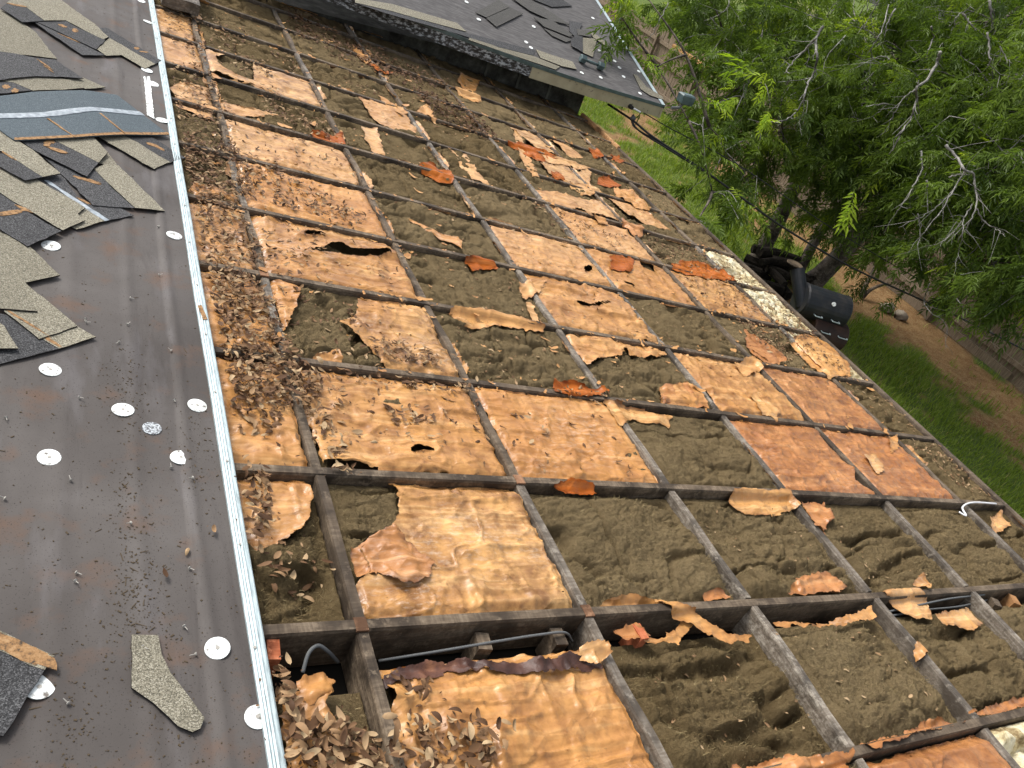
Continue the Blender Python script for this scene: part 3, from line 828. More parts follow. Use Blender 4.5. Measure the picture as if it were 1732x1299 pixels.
def surf(x, y):
    """height of whatever lies on top at a roof-frame point"""
    if x < STRIP + 0.04: return 0.042
    r = int(math.floor(y / DU)); 
    if r > 12: r = 12
    for c, (a, b) in enumerate(COLX):
        if a <= x < b: break
    else: return -0.05
    best = 0.0 if (abs(y - round(y / DU) * DU) < 0.02 or min(abs(x - l) for l in LX) < 0.02) else -0.10
    for (xa, xb, ya, yb, Z, s) in HF.get((r, c), []):
        if xa <= x <= xb and ya <= y <= yb:
            i = int((y - ya) / (yb - ya) * (Z.shape[0] - 1)); j = int((x - xa) / (xb - xa) * (Z.shape[1] - 1))
            if s is None or s[i, j] < 0: best = max(best, Z[i, j])
    return best

# ================================================================== THE FELTED DECK ON THE LEFT
FZ = 0.030
def felt_z(x, y):
    w = x + 0.012 * fbm(np.asarray(y) * 0.9, np.asarray(x) * 0 + 3, 61, 2)
    z = 0.0014 * fbm(w * 9, np.asarray(y) * 0.7, 62, 3)
    for xc, a, wd in ((-0.405, 0.004, 0.014), (-0.55, 0.0035, 0.020), (-0.74, 0.003, 0.03), (-0.90, 0.0035, 0.025), (-1.15, 0.004, 0.03), (-1.6, 0.004, 0.03)):
        g = a * np.exp(-((w - xc) / wd) ** 2)
        z = z + g * (0.55 + 0.9 * vn(np.asarray(y) * 1.3, np.asarray(x) * 0 + xc * 50, 63))
    z = z + 0.0022 * (np.tanh((w + 0.425) / 0.0018) + np.tanh((w + 1.31) / 0.0018))
    return FZ + z + 0.004 * fbm(w * 2.2, np.asarray(y) * 1.6, 64, 2)

deck = thing('felted_roof_deck', 'dark felt covered roof deck along the left of the metal strip', 'roof deck', (-1.4, 3.2, 0.0))
part('sheathing', box(-3.4, STRIP - 0.012, -1.3, 8.2, 0.004, 0.022), BOXF, M['timber'], deck)
X, Y = np.meshgrid(np.concatenate([np.arange(-3.4, -1.7, 0.05), np.arange(-1.7, STRIP - 0.0265, 0.006)]), np.arange(-1.3, 8.2, 0.03))
Z = felt_z(X, Y)
idx = np.arange(X.size).reshape(X.shape)
F = np.stack([idx[:-1, :-1], idx[:-1, 1:], idx[1:, 1:], idx[1:, :-1]], -1).reshape(-1, 4)
felt = part('felt', np.c_[X.ravel(), Y.ravel(), Z.ravel()], F, M['felt'], deck, smooth=True)

def disc(c, r, h, n=20, tilt=(0, 0), dome=0.0):
    V = []; a = np.linspace(0, 2 * math.pi, n, endpoint=False)
    def zz(x, y): return tilt[0] * x + tilt[1] * y
    for k in (0, 1, 2):
        rr = r if k < 2 else r * 0.55
        for t in a:
            x, y = rr * math.cos(t), rr * math.sin(t)
            V.append((c[0] + x, c[1] + y, c[2] + zz(x, y) + (0 if k == 0 else h if k == 1 else h + dome)))
    V.append((c[0], c[1], c[2] + h + dome * 0.4))
    F = []
    for k in range(2):
        for i in range(n):
            j = (i + 1) % n; F.append((k * n + i, k * n + j, (k + 1) * n + j, (k + 1) * n + i))
    for i in range(0, n, 2):
        F.append((3 * n, 2 * n + i, 2 * n + i + 1, 2 * n + (i + 2) % n))
    return np.array(V), np.array(F)

PLATES = [(85, 626), (83, 774), (208, 693), (333, 688), (306, 774), (366, 1101), (86, 416), (294, 401), (66, 1164), (434, 1216), (258, 144), (274, 205), (250, 38), (238, 3), (248, 122)]
for q in PLATES:
    p = rp(*q, FZ)
    zc = float(felt_z(p[0], p[1]))
    V, F = disc((p[0], p[1], zc + 0.0015), random.uniform(.029, .032), 0.0022, 22, (random.uniform(-.09, .09), random.uniform(-.09, .09)), 0.0014)
    pl = part('fastener_plate', V, F, M['plate_white'], deck)
    V, F = disc((p[0], p[1], zc + 0.0042), 0.0048, 0.0014, 10)
    part('nail_head', V, F, M['nail_metal'], pl)
p = rp(257, 724, FZ)
V, F = disc((p[0], p[1], float(felt_z(p[0], p[1])) + 0.001), 0.028, 0.002, 22)
tag(part('fastener_plate', V, F, M['tar_plate'], deck), 'worn grey speckled plate beside the white ones')

# ribbed metal strip
prof = [(0.0, -0.004), (0.0, 0.0085), (0.006, 0.0105), (0.010, 0.0085), (0.0135, 0.0105), (0.0175, 0.0085), (0.0215, 0.0105), (0.026, 0.009), (0.034, 0.0095), (0.0375, 0.0075), (0.0375, -0.035), (0.036, -0.035)]
ys = np.arange(-1.3, 8.21, 0.05)
V = []
for y in ys:
    off = 0.0015 * math.sin(y * 1.7) + 0.001 * math.sin(y * 5.1)
    for (u, z) in prof: V.append((STRIP - 0.0375 + u + off, y, 0.036 + z))
k = len(prof); F = []
for i in range(len(ys) - 1):
    for j in range(k - 1): F.append((i * k + j, i * k + j + 1, (i + 1) * k + j + 1, (i + 1) * k + j))
strip = thing('metal_edge_strip', 'long ribbed galvanised metal strip along the edge of the felted deck', 'metal strip', (STRIP, 3.2, 0.0))
stripm = part('strip', V, F, M['galvanised'], strip)
for y in np.arange(0.2, 6.4, 0.33):
    V, F = disc((STRIP - 0.0235 + random.uniform(-.004, .004), y, 0.0465), 0.0042, 0.0015, 10)
    part('nail_head', V, F, M['nail_metal'], stripm)
pst = rpoly([(334, 517), (341, 516), (351, 540), (344, 541)], 0.047)
slab('sticker', pst, 0.0466, 0.0478, M['glue_tan'], strip)

# ------------------------------------------------------------------ loose shingles
def c2(*pts): return [(x / 5.4125, y / 5.4125) for x, y in pts]
def c3(*pts): return [(x / 5.4125, 200 + y / 5.4125) for x, y in pts]
def c4(*pts): return [(x / 2.886, 400 + y / 2.886) for x, y in pts]
def jag(poly, amt=0.0015, step=0.03):
    out = []
    P = np.asarray(poly); n = len(P)
    for i in range(n):
        a, b = P[i], P[(i + 1) % n]; L = np.linalg.norm(b - a); m = max(1, int(L / step))
        for j in range(m):
            q = a + (b - a) * (j / m)
            if j: q = q + rng.normal(0, amt, 2)
            out.append(q)
    return np.array(out)

def blob_poly(cx, cy, rx, ry, ang, n=16, rough=0.3):
    a = np.linspace(0, 2 * math.pi, n, endpoint=False)
    rr = 1 + rough * rng.normal(0, 0.5, n)
    x = rx * rr * np.cos(a); y = ry * rr * np.sin(a)
    return np.c_[cx + x * math.cos(ang) - y * math.sin(ang), cy + x * math.sin(ang) + y * math.cos(ang)]

def shingle(label, pieces, layer, smears=(), name='shingle'):
    z = FZ + 0.007 + layer * 0.0052
    allp = np.vstack([rpoly(p, z) for _, p in pieces])
    cx, cy = allp.mean(0)
    root = thing(name, label, 'shingle', (cx, cy, z), group='loose shingles on the felted deck')
    tx, ty = random.uniform(-.006, .006), random.uniform(-.006, .006)
    wv = random.uniform(0, 6)
    def top(dz): return lambda x, y: z + dz + tx * (x - cx) + ty * (y - cy) + 0.0012 * np.sin(x * 22 + wv) * np.sin(y * 19)
    for i, (kind, p) in enumerate(pieces):
        dz = {'light': 0.0046, 'dark': 0.0036, 'back': 0.0040, 'band': 0.0050}[kind]
        mat = {'light': 'shingle_light', 'dark': 'shingle_dark', 'back': 'shingle_back', 'band': 'seal_band'}[kind]
        nm = {'light': 'tab', 'dark': 'headlap', 'back': 'backing', 'band': 'sealant_band'}[kind]
        slab(nm, jag(rpoly(p, z)), top(0.0 if kind != 'band' else 0.003), top(dz), M[mat], root, M['asphalt_edge'])
    for (sx, sy, ln, wd, an) in smears:
        c = rp(sx, sy, z)
        e = rp(sx + math.cos(an) * 10, sy + math.sin(an) * 10, z)
        a = math.atan2(e[1] - c[1], e[0] - c[0])
        slab('glue_smear', blob_poly(c[0], c[1], ln, wd, a), top(0.003), top(0.0052), M['glue_tan'], root)
    return root

D2 = 0.62
shingle('light granuled shingle lying flat in the top left corner', [('light', c2((0, 95), (200, 212), (320, 300), (520, 545), (130, 498), (0, 488), (-150, 300)))], 0)
shingle('pale shingle running under others along the top left of the deck', [('light', c2((60, -60), (540, -10), (640, 70), (860, 222), (992, 345), (940, 366), (600, 192), (240, 62)))], 1)
shingle('dark shingle with tan streak at the far top left corner', [('dark', c2((10, 82), (60, 30), (240, 75), (405, 194), (205, 208))), ('light', c2((60, 30), (130, -20), (350, 40), (597, 190), (405, 194), (240, 75)))], 3, [(30, 10, .05, .012, .2)])
shingle('lower of two stacked dark shingles near the top left', [('dark', c2((308, 212), (385, 214), (960, 508), (755, 508)))], 1, [(118, 66, .05, .008, .4)])
shingle('upper of two stacked dark shingles with tan glue smears', [('dark', c2((340, 208), (600, 196), (690, 250), (965, 372), (880, 455)))], 2, [(106, 45, .022, .02, 1), (127, 53, .03, .016, 2.2)])
shingle('two tone shingle whose corner touches the metal strip high up', [('dark', c2((868, 262), (972, 258), (1240, 420), (1475, 560), (1420, 592), (1000, 352))), ('light', c2((1000, 352), (1420, 592), (1325, 636), (1110, 508), (970, 514), (890, 458)))], 1, [(231, 83, .03, .012, 2.4), (243, 89, .03, .010, .1)])
shingle('narrow light shingle tab poking out from under a dark one', [('light', c2((520, 700), (760, 716), (966, 806), (775, 822), (640, 735)))], 0)
shingle('light shingle with tan smears below the curved dark one', [('light', c2((-40, 745), (330, 700), (640, 735), (770, 812), (660, 824), (300, 840), (120, 760))), ('dark', c2((-40, 745), (120, 760), (310, 832), (-40, 870)))], 1, [(10, 148, .03, .014, 2.4), (25, 155, .03, .013, 2.4)])
shingle('curved dark shingle above the flipped blue grey strip', [('dark', c2((-60, 470), (130, 495), (320, 535), (500, 550), (767, 722), (560, 706), (330, 700), (130, 718), (-60, 745)))], 3, [(75, 110, .055, .006, .62), (82, 118, .04, .004, .62)])
shingle('two tone shingle just under the right end of the blue strip', [('light', c3((895, 175), (1100, 140), (1560, 412), (1520, 420), (1410, 472))), ('dark', c3((1100, 140), (1330, 145), (1698, 365), (1560, 412)))], 1, [(257, 246, .03, .016, .3), (270, 252, .03, .012, .5)])
shingle('small light shingle corner near the deck centre', [('light', c3((820, 300), (985, 320), (1072, 437), (905, 424)))], 0)
shingle('pale wedge shingle with a brown edge pointing right', [('light', c3((860, 470), (960, 425), (1085, 440), (1508, 856), (1232, 830), (1000, 612))), ('dark', c3((400, 365), (790, 520), (880, 476), (995, 612), (1228, 830), (850, 802), (620, 572)))], 1, [(150, 307, .05, .014, .3), (142, 305, .03, .008, .2)])
shingle('dark shingle with orange glue marks below the blue strip', [('dark', c3((180, 205), (480, 195), (620, 272), (902, 412), (795, 542), (300, 292))), ('light', c3((480, 195), (860, 180), (985, 318), (902, 412), (620, 272)))], 3, [(80, 245, .028, .014, 2.2), (97, 256, .04, .016, .3), (86, 240, .02, .016, 1.2)])
shingle('two tone shingle at the left edge under the blue strip', [('light', c3((-40, 100), (130, 200), (300, 300), (552, 515), (390, 548), (60, 328), (-40, 290))), ('dark', c3((-40, 330), (60, 332), (388, 547), (230, 580), (-40, 430)))], 4, [(15, 265, .04, .006, .55)])
shingle('dark shingle with a grey sealant line and light lower tab', [('dark', c3((330, 575), (560, 515), (720, 740), (860, 812), (1100, 830), (1222, 898), (965, 946), (780, 832))), ('light', c3((700, 885), (790, 835), (965, 946), (700, 1024), (640, 1000))), ('band', c3((400, 575), (440, 575), (790, 805), (1000, 940), (960, 950), (770, 830)))], 0, [(141, 341, .03, .008, .5)])
shingle('large light shingle with a dark lower half at the left edge', [('light', c3((-40, 480), (60, 472), (340, 570), (782, 828), (710, 884), (778, 940), (575, 1035), (210, 820), (110, 765), (-40, 660))), ('dark', c3((-40, 670), (110, 768), (230, 850), (560, 1040), (250, 1184), (-40, 1000)))], 2, [(12, 362, .07, .013, -.15), (40, 355, .03, .01, .4)])
shingle('light shingle under the large dark one at the left edge', [('light', c3((-60, 1000), (240, 1180), (345, 1290), (-60, 1500)) + [])], 0)
shingle('light shingle with a square corner left of the white plates', [('light', c4((-20, -20), (120, 30), (293, 192), (120, 231), (-20, 170)))], 1)
shingle('short light shingle overlapped by its neighbours on the left', [('light', c4((-30, 175), (62, 178), (182, 370), (-30, 355)))], 2)
shingle('light shingle with a brown edge lowest but one on the left', [('light', c4((60, 180), (120, 228), (377, 441), (190, 505), (20, 372)))], 1, [(42, 545, .09, .005, .55)])
shingle('light shingle tab over a dark strip, lowest of the left pile', [('light', c4((190, 495), (370, 440), (467, 496), (287, 552))), ('dark', c4((-30, 372), (60, 395), (190, 497), (287, 552), (-30, 632)))], 0, [(83, 576, .05, .007, .6)])
shingle('small light shingle corner at the extreme left edge', [('light', c4((-40, 400), (20, 440), (88, 552), (-40, 552)))], 2)
shingle('dark shingle with brown top half in the lower left corner', [('dark', [(-40, 1090), (0, 1103), (75, 1135), (5, 1246), (-40, 1240)]), ('light', [(-40, 1060), (0, 1069), (92, 1111), (75, 1135), (0, 1103), (-40, 1090)])], 1, [(20, 1095, .09, .022, .42), (50, 1108, .06, .018, .42)])
scr = shingle('pale bent shingle scrap nailed to the felt near the bottom', [('light', [(222, 1076), (267, 1076), (273, 1108), (288, 1140), (302, 1158), (345, 1216), (338, 1234), (325, 1240), (300, 1230), (285, 1215), (258, 1190), (222, 1165)])], 0, (), 'shingle_scrap')
# flipped strip with its sealant line, wavy
def flipped():
    z = FZ + 0.034
    out = c2((-60, 880), (300, 840), (780, 836), (1070, 868), (1320, 1045), (1558, 1216), (1150, 1232), (680, 1268), (130, 1292), (-60, 1150))
    band = c2((-60, 1042), (400, 1034), (640, 1008), (820, 995), (1280, 1015), (1332, 1052), (850, 1030), (620, 1062), (400, 1080), (-60, 1086))
    P = rpoly(out, z); B = rpoly(band, z)
    root = thing('shingle', 'flipped blue grey shingle strip with a pale sealant band across it', 'shingle', (*P.mean(0), z), group='loose shingles on the felted deck')
    def zf(x, y): return 0.006 * np.sin((x + 1.2) * 9.0) * np.sin((y - 2.0) * 3) + 0.004 * np.sin(x * 5)
    for nm, poly, mat, dz, rs in (('backing', P, 'shingle_back', 0.0, 0.012), ('sealant_band', B, 'seal_band', 0.0022, 0.008)):
        x0, y0 = poly.min(0) - 0.02; x1, y1 = poly.max(0) + 0.02
        X, Y = np.meshgrid(np.arange(x0, x1, rs), np.arange(y0, y1, rs))
        s = sdpoly(X, Y, poly) + 0.0012 * fbm(X * 40, Y * 40, 9)
        F, Xn, Yn = cell_sheet(X, Y, s)
        V, F = compact(np.c_[Xn.ravel(), Yn.ravel(), (z + dz + zf(Xn, Yn)).ravel()], F)
        o = part(nm, V, F, M[mat], root, smooth=True)
        md = o.modifiers.new('thick', 'SOLIDIFY'); md.thickness = 0.004 if nm == 'backing' else 0.002; md.offset = -1
    for seg in (((440, 1095), (690, 1270)), ((920, 1045), (1140, 1225))):
        a, b = [rp(*c2(q)[0], z) for q in seg]
        d = np.array([b[1] - a[1], a[0] - b[0]]); d = d / np.linalg.norm(d) * 0.005
        zc = float(zf(np.array([(a[0] + b[0]) / 2]), np.array([(a[1] + b[1]) / 2]))[0])
        slab('glue_smear', jag(np.array([a[:2] + d * 1.6, b[:2] + d * 0.6, b[:2] - d * .4, a[:2] - d * .4]), 0.0012, 0.02), z + zc, z + zc + 0.0028, M['glue_tan'], root)
    lo = c2((130, 1268), (680, 1246), (1150, 1210), (1540, 1196), (1558, 1216), (1150, 1232), (680, 1268), (130, 1292))
    pl = rpoly(lo, z)
    x0, y0 = pl.min(0) - 0.02; x1, y1 = pl.max(0) + 0.02
    X, Y = np.meshgrid(np.arange(x0, x1, .006), np.arange(y0, y1, .006))
    F, Xn, Yn = cell_sheet(X, Y, sdpoly(X, Y, pl))
    V, F = compact(np.c_[Xn.ravel(), Yn.ravel(), (z + 0.0018 + zf(Xn, Yn)).ravel()], F)
    part('worn_edge', V, F, M['glue_tan'], root, smooth=True)
flipped()
# pale tape scrap
pt = rpoly([(243, 130), (253, 130), (261, 202), (249, 196)], FZ + .006)
o = slab('tape', jag(pt, .001, .02), FZ + 0.008, FZ + 0.0095, M['plate_white'], thing('tape_scrap', 'peeling pale tape scrap on the felt beside the metal strip', 'tape', (*pt.mean(0), FZ)))

# ------------------------------------------------------------------ nails, twigs and grit on the felt
NAILS = [(222, 884), (320, 960), (127, 982), (311, 1058), (332, 1106), (128, 968), (290, 594), (202, 578), (219, 505), (215, 550), (144, 539), (133, 671), (290, 790), (145, 545), (9, 842), (120, 812), (295, 675), (116, 1190), (330, 1225), (342, 1222), (241, 1094), (10, 705), (268, 465), (267, 385), (326, 810)]
def nail_mesh():
    a = tube([(0, 0, 0.003), (0.0, 0, 0.016)], [0.0012, 0.0010], 6); b = tube([(0, 0, 0), (0, 0, 0.002), (0, 0, 0.0035)], [0.004, 0.005, 0.002], 8)
    V, F = join([a, b]); return fast_mesh('roofing_nail', V, F, False)
nm_ = nail_mesh(); nm_.materials.append(M['nail_metal'])
for q in NAILS:
    p = rp(*q, FZ + .006); o = bpy.data.objects.new('roofing_nail', nm_); COL.objects.link(o)
    rot = Matrix.Rotation(random.uniform(0, 6.28), 4, 'Z') @ Matrix.Rotation(random.uniform(1.1, 1.6), 4, 'X')
    o.matrix_world = RM @ Matrix.Translation(Vector((p[0], p[1], float(felt_z(p[0], p[1])) + 0.0062))) @ rot
    tag(o, 'small pale roofing nail lying loose on the dark felt', 'nail', 'loose roofing nails on the felt')

Vs = []; Fs = []; n = 0
def speck(p, s, stretch, ang, flat=0.5):
    global n
    b = box(-s * stretch, s * stretch, -s, s, 0, s * flat * 2)
    b += rng.normal(0, s * 0.25, b.shape)
    ca, sa = math.cos(ang), math.sin(ang)
    q = np.c_[b[:, 0] * ca - b[:, 1] * sa, b[:, 0] * sa + b[:, 1] * ca, b[:, 2]] + p
    Vs.append(q); Fs.append(BOXF + n); n += 8
cl = [rpoly([(225, 980)], FZ)[0], rpoly([(215, 690)], FZ)[0], rpoly([(235, 1010)], FZ)[0], rpoly([(205, 640)], FZ)[0], rpoly([(330, 760)], FZ)[0], rpoly([(228, 1060)], FZ)[0], rpoly([(215, 850)], FZ)[0], rpoly([(118, 1225)], FZ)[0], rpoly([(290, 1200)], FZ)[0]]
for i in range(3000):
    if random.random() < 0.68: x = random.uniform(-1.5, STRIP - 0.05); y = 0.1 + 5.5 * random.random() ** 1.7
    else:
        q = random.choice(cl); x = q[0] + random.gauss(0, .035); y = q[1] + random.gauss(0, .10)
        x = min(x, STRIP - 0.05)
    s = random.choice((0.0006, 0.0008, 0.001, 0.0015)); st = random.choice((1, 1, 1.5, 2, 3))
    if random.random() < 0.02: s = 0.0009; st = random.uniform(6, 16)
    speck(np.array([x, y, float(felt_z(x, y)) + 0.0003]), s, st, random.uniform(0, 6.28))
solo('grit', np.concatenate(Vs), np.concatenate(Fs), M['debris'], 'dark grit and twig crumbs scattered over the felt', 'grit', kind='stuff')

# ================================================================== LOOSE PAPER
def scrap(desc, outline, mat='kraft', lift=0.006, curl=0.0, wr=0.006, res=None, zbase=None, cname='paper_scrap', cat='paper scrap', kraft_curl_axis=None, label=None):
    z0 = 0.004 if zbase is None else zbase
    P = rpoly(outline, z0 + 0.01)
    c = P.mean(0)
    size = np.ptp(P, axis=0)
    rs = res or max(0.004, min(0.014, 0.0030 * c[1] + 0.004, size.min() / 7))
    x0, y0 = P.min(0) - 0.03; x1, y1 = P.max(0) + 0.03
    X, Y = np.meshgrid(np.arange(x0, x1, rs), np.arange(y0, y1, rs))
    sd = random.randint(0, 9999)
    s = sdpoly(X, Y, P) + float(np.clip(0.16 * size.min(), .003, .014)) * fbm(X * 22, Y * 22, sd, 3) + 0.006 * fbm(X * 70, Y * 70, sd + 1, 2)
    F, Xn, Yn = cell_sheet(X, Y, s)
    if len(F) < 4: return None
    # principal axis
    d = P - c; w, v = np.linalg.eigh(d.T @ d); ax = v[:, 1]; bx = v[:, 0]
    u = (Xn - c[0]) * ax[0] + (Yn - c[1]) * ax[1]; t = (Xn - c[0]) * bx[0] + (Yn - c[1]) * bx[1]
    if bx[1] < 0: t = -t
    hw_ = np.abs(d @ bx).max() + 1e-4
    curl *= 0.7
    sf = np.array([[surf(a_, b_) for a_, b_ in zip(ra, rb)] for ra, rb in zip(X, Y)])
    sf = np.clip(sf, -0.035, 0.0)
    for _ in range(max(2, int(0.035 / rs))):
        q_ = np.pad(sf, 1, mode='edge'); av = (q_[:-2, 1:-1] + q_[2:, 1:-1] + q_[1:-1, :-2] + q_[1:-1, 2:]) / 4
        sf = np.maximum(sf, av) if _ % 2 == 0 else 0.5 * sf + 0.5 * av
    z0 = sf if zbase is None else np.maximum(sf - 0.004, zbase * 0.5 + 0.5 * sf)
    Z = z0 + 0.004 + 0.5 * lift + wr * fbm(Xn * 11, Yn * 11, sd + 2, 3) * 1.6 + wr * sstep(.7, 1, ridge(Xn * 9, Yn * 9, sd + 3, 2))
    Z = Z + curl * np.clip(t / hw_, -0.2, 1) ** 2 * np.sign(1)
    Z = np.maximum(Z, z0 + 0.002)
    ed = np.exp(np.minimum(s, 0) / 0.02)
    V, F = compact(np.c_[Xn.ravel(), Yn.ravel(), Z.ravel(), ed.ravel()], F); EA = V[:, 3]; V = V[:, :3]
    if label is None:
        cc = min(range(7), key=lambda k: abs(c[0] - (COLX[k][0] + COLX[k][1]) / 2)); rr = int(math.floor(c[1] / DU)) + 2
        label = '%s, %s bay from metal strip, %s row up' % (desc, ORD[cc], ORD[max(0, rr)])
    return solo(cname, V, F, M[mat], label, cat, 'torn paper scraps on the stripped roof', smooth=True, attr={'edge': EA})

S = scrap
S('large tan paper sheet draped over a rafter', [(1240, 826), (1335, 828), (1353, 848), (1345, 856), (1310, 868), (1270, 858), (1243, 845)], 'kraft', .006, .012)
S('long slanted paper strip across a rafter', [(1112, 1006), (1140, 1009), (1185, 1033), (1243, 1064), (1280, 1067), (1247, 1080), (1200, 1058), (1150, 1036)], 'kraft', .012, .01)
S('crumpled paper stuffed into a gap', [(1090, 1078), (1122, 1076), (1165, 1042), (1172, 1052), (1150, 1085), (1110, 1085)], 'kraft', .0, .02, .014, zbase=-.03)
S('ragged brown paper lump in a gap', [(1035, 1068), (1075, 1060), (1100, 1078), (1060, 1085)], 'kraft_red', .0, .01, .016, zbase=-.045)
S('ragged pale paper lying over wires', [(1495, 995), (1550, 990), (1580, 1008), (1588, 1036), (1562, 1036), (1530, 1020)], 'kraft_pale', .0, .01)
S('broad tan paper tongue', [(1583, 1036), (1640, 1025), (1665, 1048), (1650, 1062), (1600, 1050)], 'kraft', .004, .008, zbase=-.01)
S('long thin paper shred along a rafter', [(1310, 1048), (1400, 1050), (1430, 1040), (1475, 1022), (1482, 1040), (1420, 1056), (1330, 1060)], 'kraft', .0, .012, .01, zbase=-.02)
S('crumpled pinkish paper beside the blocking', [(1358, 848), (1395, 846), (1412, 875), (1397, 899), (1378, 888)], 'kraft_red', .002, .02, .016, zbase=-.012)
S('ragged brown paper heap against a rafter', [(1335, 1000), (1350, 975), (1400, 963), (1432, 990), (1424, 1003)], 'kraft_red', .004, .01, .016, zbase=-.02)
S('rust coloured curled paper on a rafter', [(935, 641), (965, 638), (1030, 655), (1018, 668), (975, 666), (940, 658)], 'kraft_rust', .006, .03)
S('wide torn tan paper by the rafter', [(1022, 672), (1070, 680), (1142, 695), (1138, 711), (1070, 700), (1050, 716)], 'kraft', .004, .012)
S('crumpled reddish paper lying on wool', [(1115, 655), (1160, 650), (1196, 690), (1180, 692), (1120, 682)], 'kraft_red', .0, .012, .014, zbase=-.02)
S('long tan paper strip lying along a rafter', [(762, 517), (850, 525), (928, 548), (920, 558), (840, 546), (800, 546), (765, 532)], 'kraft', .006, .015)
S('folded pale paper corner on the blocking', [(880, 476), (926, 472), (915, 490), (890, 500)], 'kraft_pale', .008, .02)
S('slanted tan paper strip on bare wool', [(685, 362), (740, 390), (785, 405), (781, 416), (730, 394), (700, 376)], 'kraft', .004, .006, zbase=-.02)
S('rust red curled paper on the far rafter', [(712, 275), (730, 272), (766, 290), (770, 304), (745, 299), (715, 285)], 'kraft_rust', .004, .035)
S('long rust red curled paper', [(860, 238), (885, 237), (932, 256), (950, 266), (920, 270), (890, 257)], 'kraft_rust', .006, .035)
S('pale tail of a curled paper', [(915, 258), (950, 266), (1000, 282), (985, 284), (930, 272)], 'kraft_pale', .004, .012)
S('long rust brown paper roll by the eave', [(1137, 440), (1180, 438), (1246, 462), (1246, 474), (1200, 470), (1140, 454)], 'kraft_rust', .008, .035)
S('square rust paper flap', [(1030, 432), (1068, 432), (1074, 440), (1068, 459), (1035, 453)], 'kraft_rust', .008, .03)
S('flat reddish paper sheet', [(1052, 367), (1088, 378), (1091, 396), (1075, 396), (1055, 379)], 'kraft_red', .016, .02)
S('rust brown paper roll along the rafter', [(524, 222), (580, 226), (584, 241), (560, 239), (528, 229)], 'kraft_rust', .006, .035)
S('small rust paper curl on the rafter', [(785, 433), (830, 431), (843, 449), (800, 449)], 'kraft_rust', .006, .03)
S('upright tan paper strip on wool', [(611, 212), (640, 215), (651, 266), (635, 262), (618, 235)], 'kraft_pale', .004, .012, zbase=-.015)
S('narrow tan paper strip on wool', [(755, 250), (787, 263), (817, 300), (828, 313), (800, 302), (780, 281)], 'kraft_pale', .004, .012, zbase=-.015)
S('thin pale paper ribbon on wool', [(868, 218), (880, 225), (895, 258), (912, 300), (898, 298), (880, 262)], 'kraft_pale', .002, .008, zbase=-.015)
S('small rust paper stub', [(932, 291), (947, 290), (958, 303), (940, 303)], 'kraft_rust', .006, .03)
S('dark rust torn paper edge', [(1013, 296), (1032, 294), (1052, 308), (1036, 313), (1015, 304)], 'kraft_rust', .006, .03)
S('large crumpled tan paper sheet', [(1040, 314), (1072, 319), (1102, 345), (1099, 356), (1070, 346), (1045, 329)], 'kraft', .008, .02, .014)
S('small torn rusty paper on wool', [(963, 310), (996, 312), (1009, 328), (985, 331), (968, 321)], 'kraft', .002, .02, zbase=-.015)
S('small curled tan paper on the rafter', [(1003, 359), (1021, 360), (1030, 379), (1010, 373)], 'kraft', .008, .03)
S('wide split paper sheet beside the eave board', [(1340, 575), (1370, 570), (1426, 600), (1439, 633), (1405, 637), (1375, 611)], 'kraft', .006, .016)
S('long torn paper strip beside leaves', [(1255, 563), (1276, 578), (1322, 614), (1303, 617), (1268, 592)], 'kraft_red', .004, .02, zbase=-.01)
S('pale printed paper slip on the red facing', [(1266, 668), (1285, 662), (1318, 694), (1316, 712), (1292, 698)], 'kraft_pale', .004, .006, zbase=-.004)
S('crumpled paper flap on the blocking', [(1244, 612), (1284, 600), (1292, 620), (1262, 634)], 'kraft', .006, .02, .012)
S('pale leaf shaped paper slip', [(1462, 771), (1481, 765), (1499, 795), (1486, 799)], 'kraft_pale', .004, .006, zbase=-.004)
S('small paper tag hanging on the rafter', [(1504, 735), (1520, 733), (1524, 752), (1512, 762)], 'kraft', .004, .01)
S('folded back paper flap on the orange facing', [(595, 926), (665, 889), (736, 945), (727, 975), (686, 989), (640, 966), (604, 968)], 'kraft_red', .006, .018, .012, res=.005, zbase=.0)
S('orange curled paper against the rafter', [(930, 820), (965, 815), (1002, 820), (1012, 834), (970, 837)], 'kraft_rust', .0, .03, .012, zbase=-.012)
S('torn pale paper by the eave board', [(1678, 868), (1700, 858), (1718, 882), (1692, 894)], 'kraft_pale', .004, .02, .012)
S('reddish paper shreds along the nearest rafter', [(1458, 1250), (1530, 1234), (1600, 1203), (1642, 1215), (1560, 1236), (1480, 1264)], 'kraft_red', .004, .02, .012)
S('crumpled red brown paper at the bottom edge', [(1240, 1288), (1330, 1274), (1440, 1275), (1430, 1310), (1250, 1320)], 'kraft_red', .012, .02, .014)
S('reddish ragged paper edge by the right border', [(1640, 1205), (1700, 1185), (1745, 1172), (1745, 1190), (1680, 1208)], 'kraft_red', .0, .02, .014, zbase=-.012)
S('small upright paper twist against the rafter', [(1545, 985), (1560, 972), (1580, 985), (1570, 996)], 'kraft', .0, .03, .012, zbase=-.006)
S('small paper chip caught on the blocking', [(1552, 1085), (1562, 1082), (1572, 1100), (1560, 1110)], 'kraft', .006, .012)
S('reddish scrap at the bay corner', [(1190, 1000), (1225, 996), (1238, 1012), (1195, 1016)], 'kraft_red', .0, .012, .010, zbase=-.02)
S('crumpled brown scrap beside the metal strip', [(496, 1150), (540, 1138), (566, 1150), (552, 1176), (520, 1200), (500, 1180)], 'kraft', .004, .02, .010, zbase=-.02)
S('curled paper scrap on the far wool', [(640, 160), (656, 165), (690, 190), (680, 196), (655, 178)], 'kraft', .002, .01, zbase=-.01)
S('tan paper scrap near the wing wall', [(780, 124), (812, 135), (806, 150), (790, 148), (775, 135)], 'kraft', .008, .02)
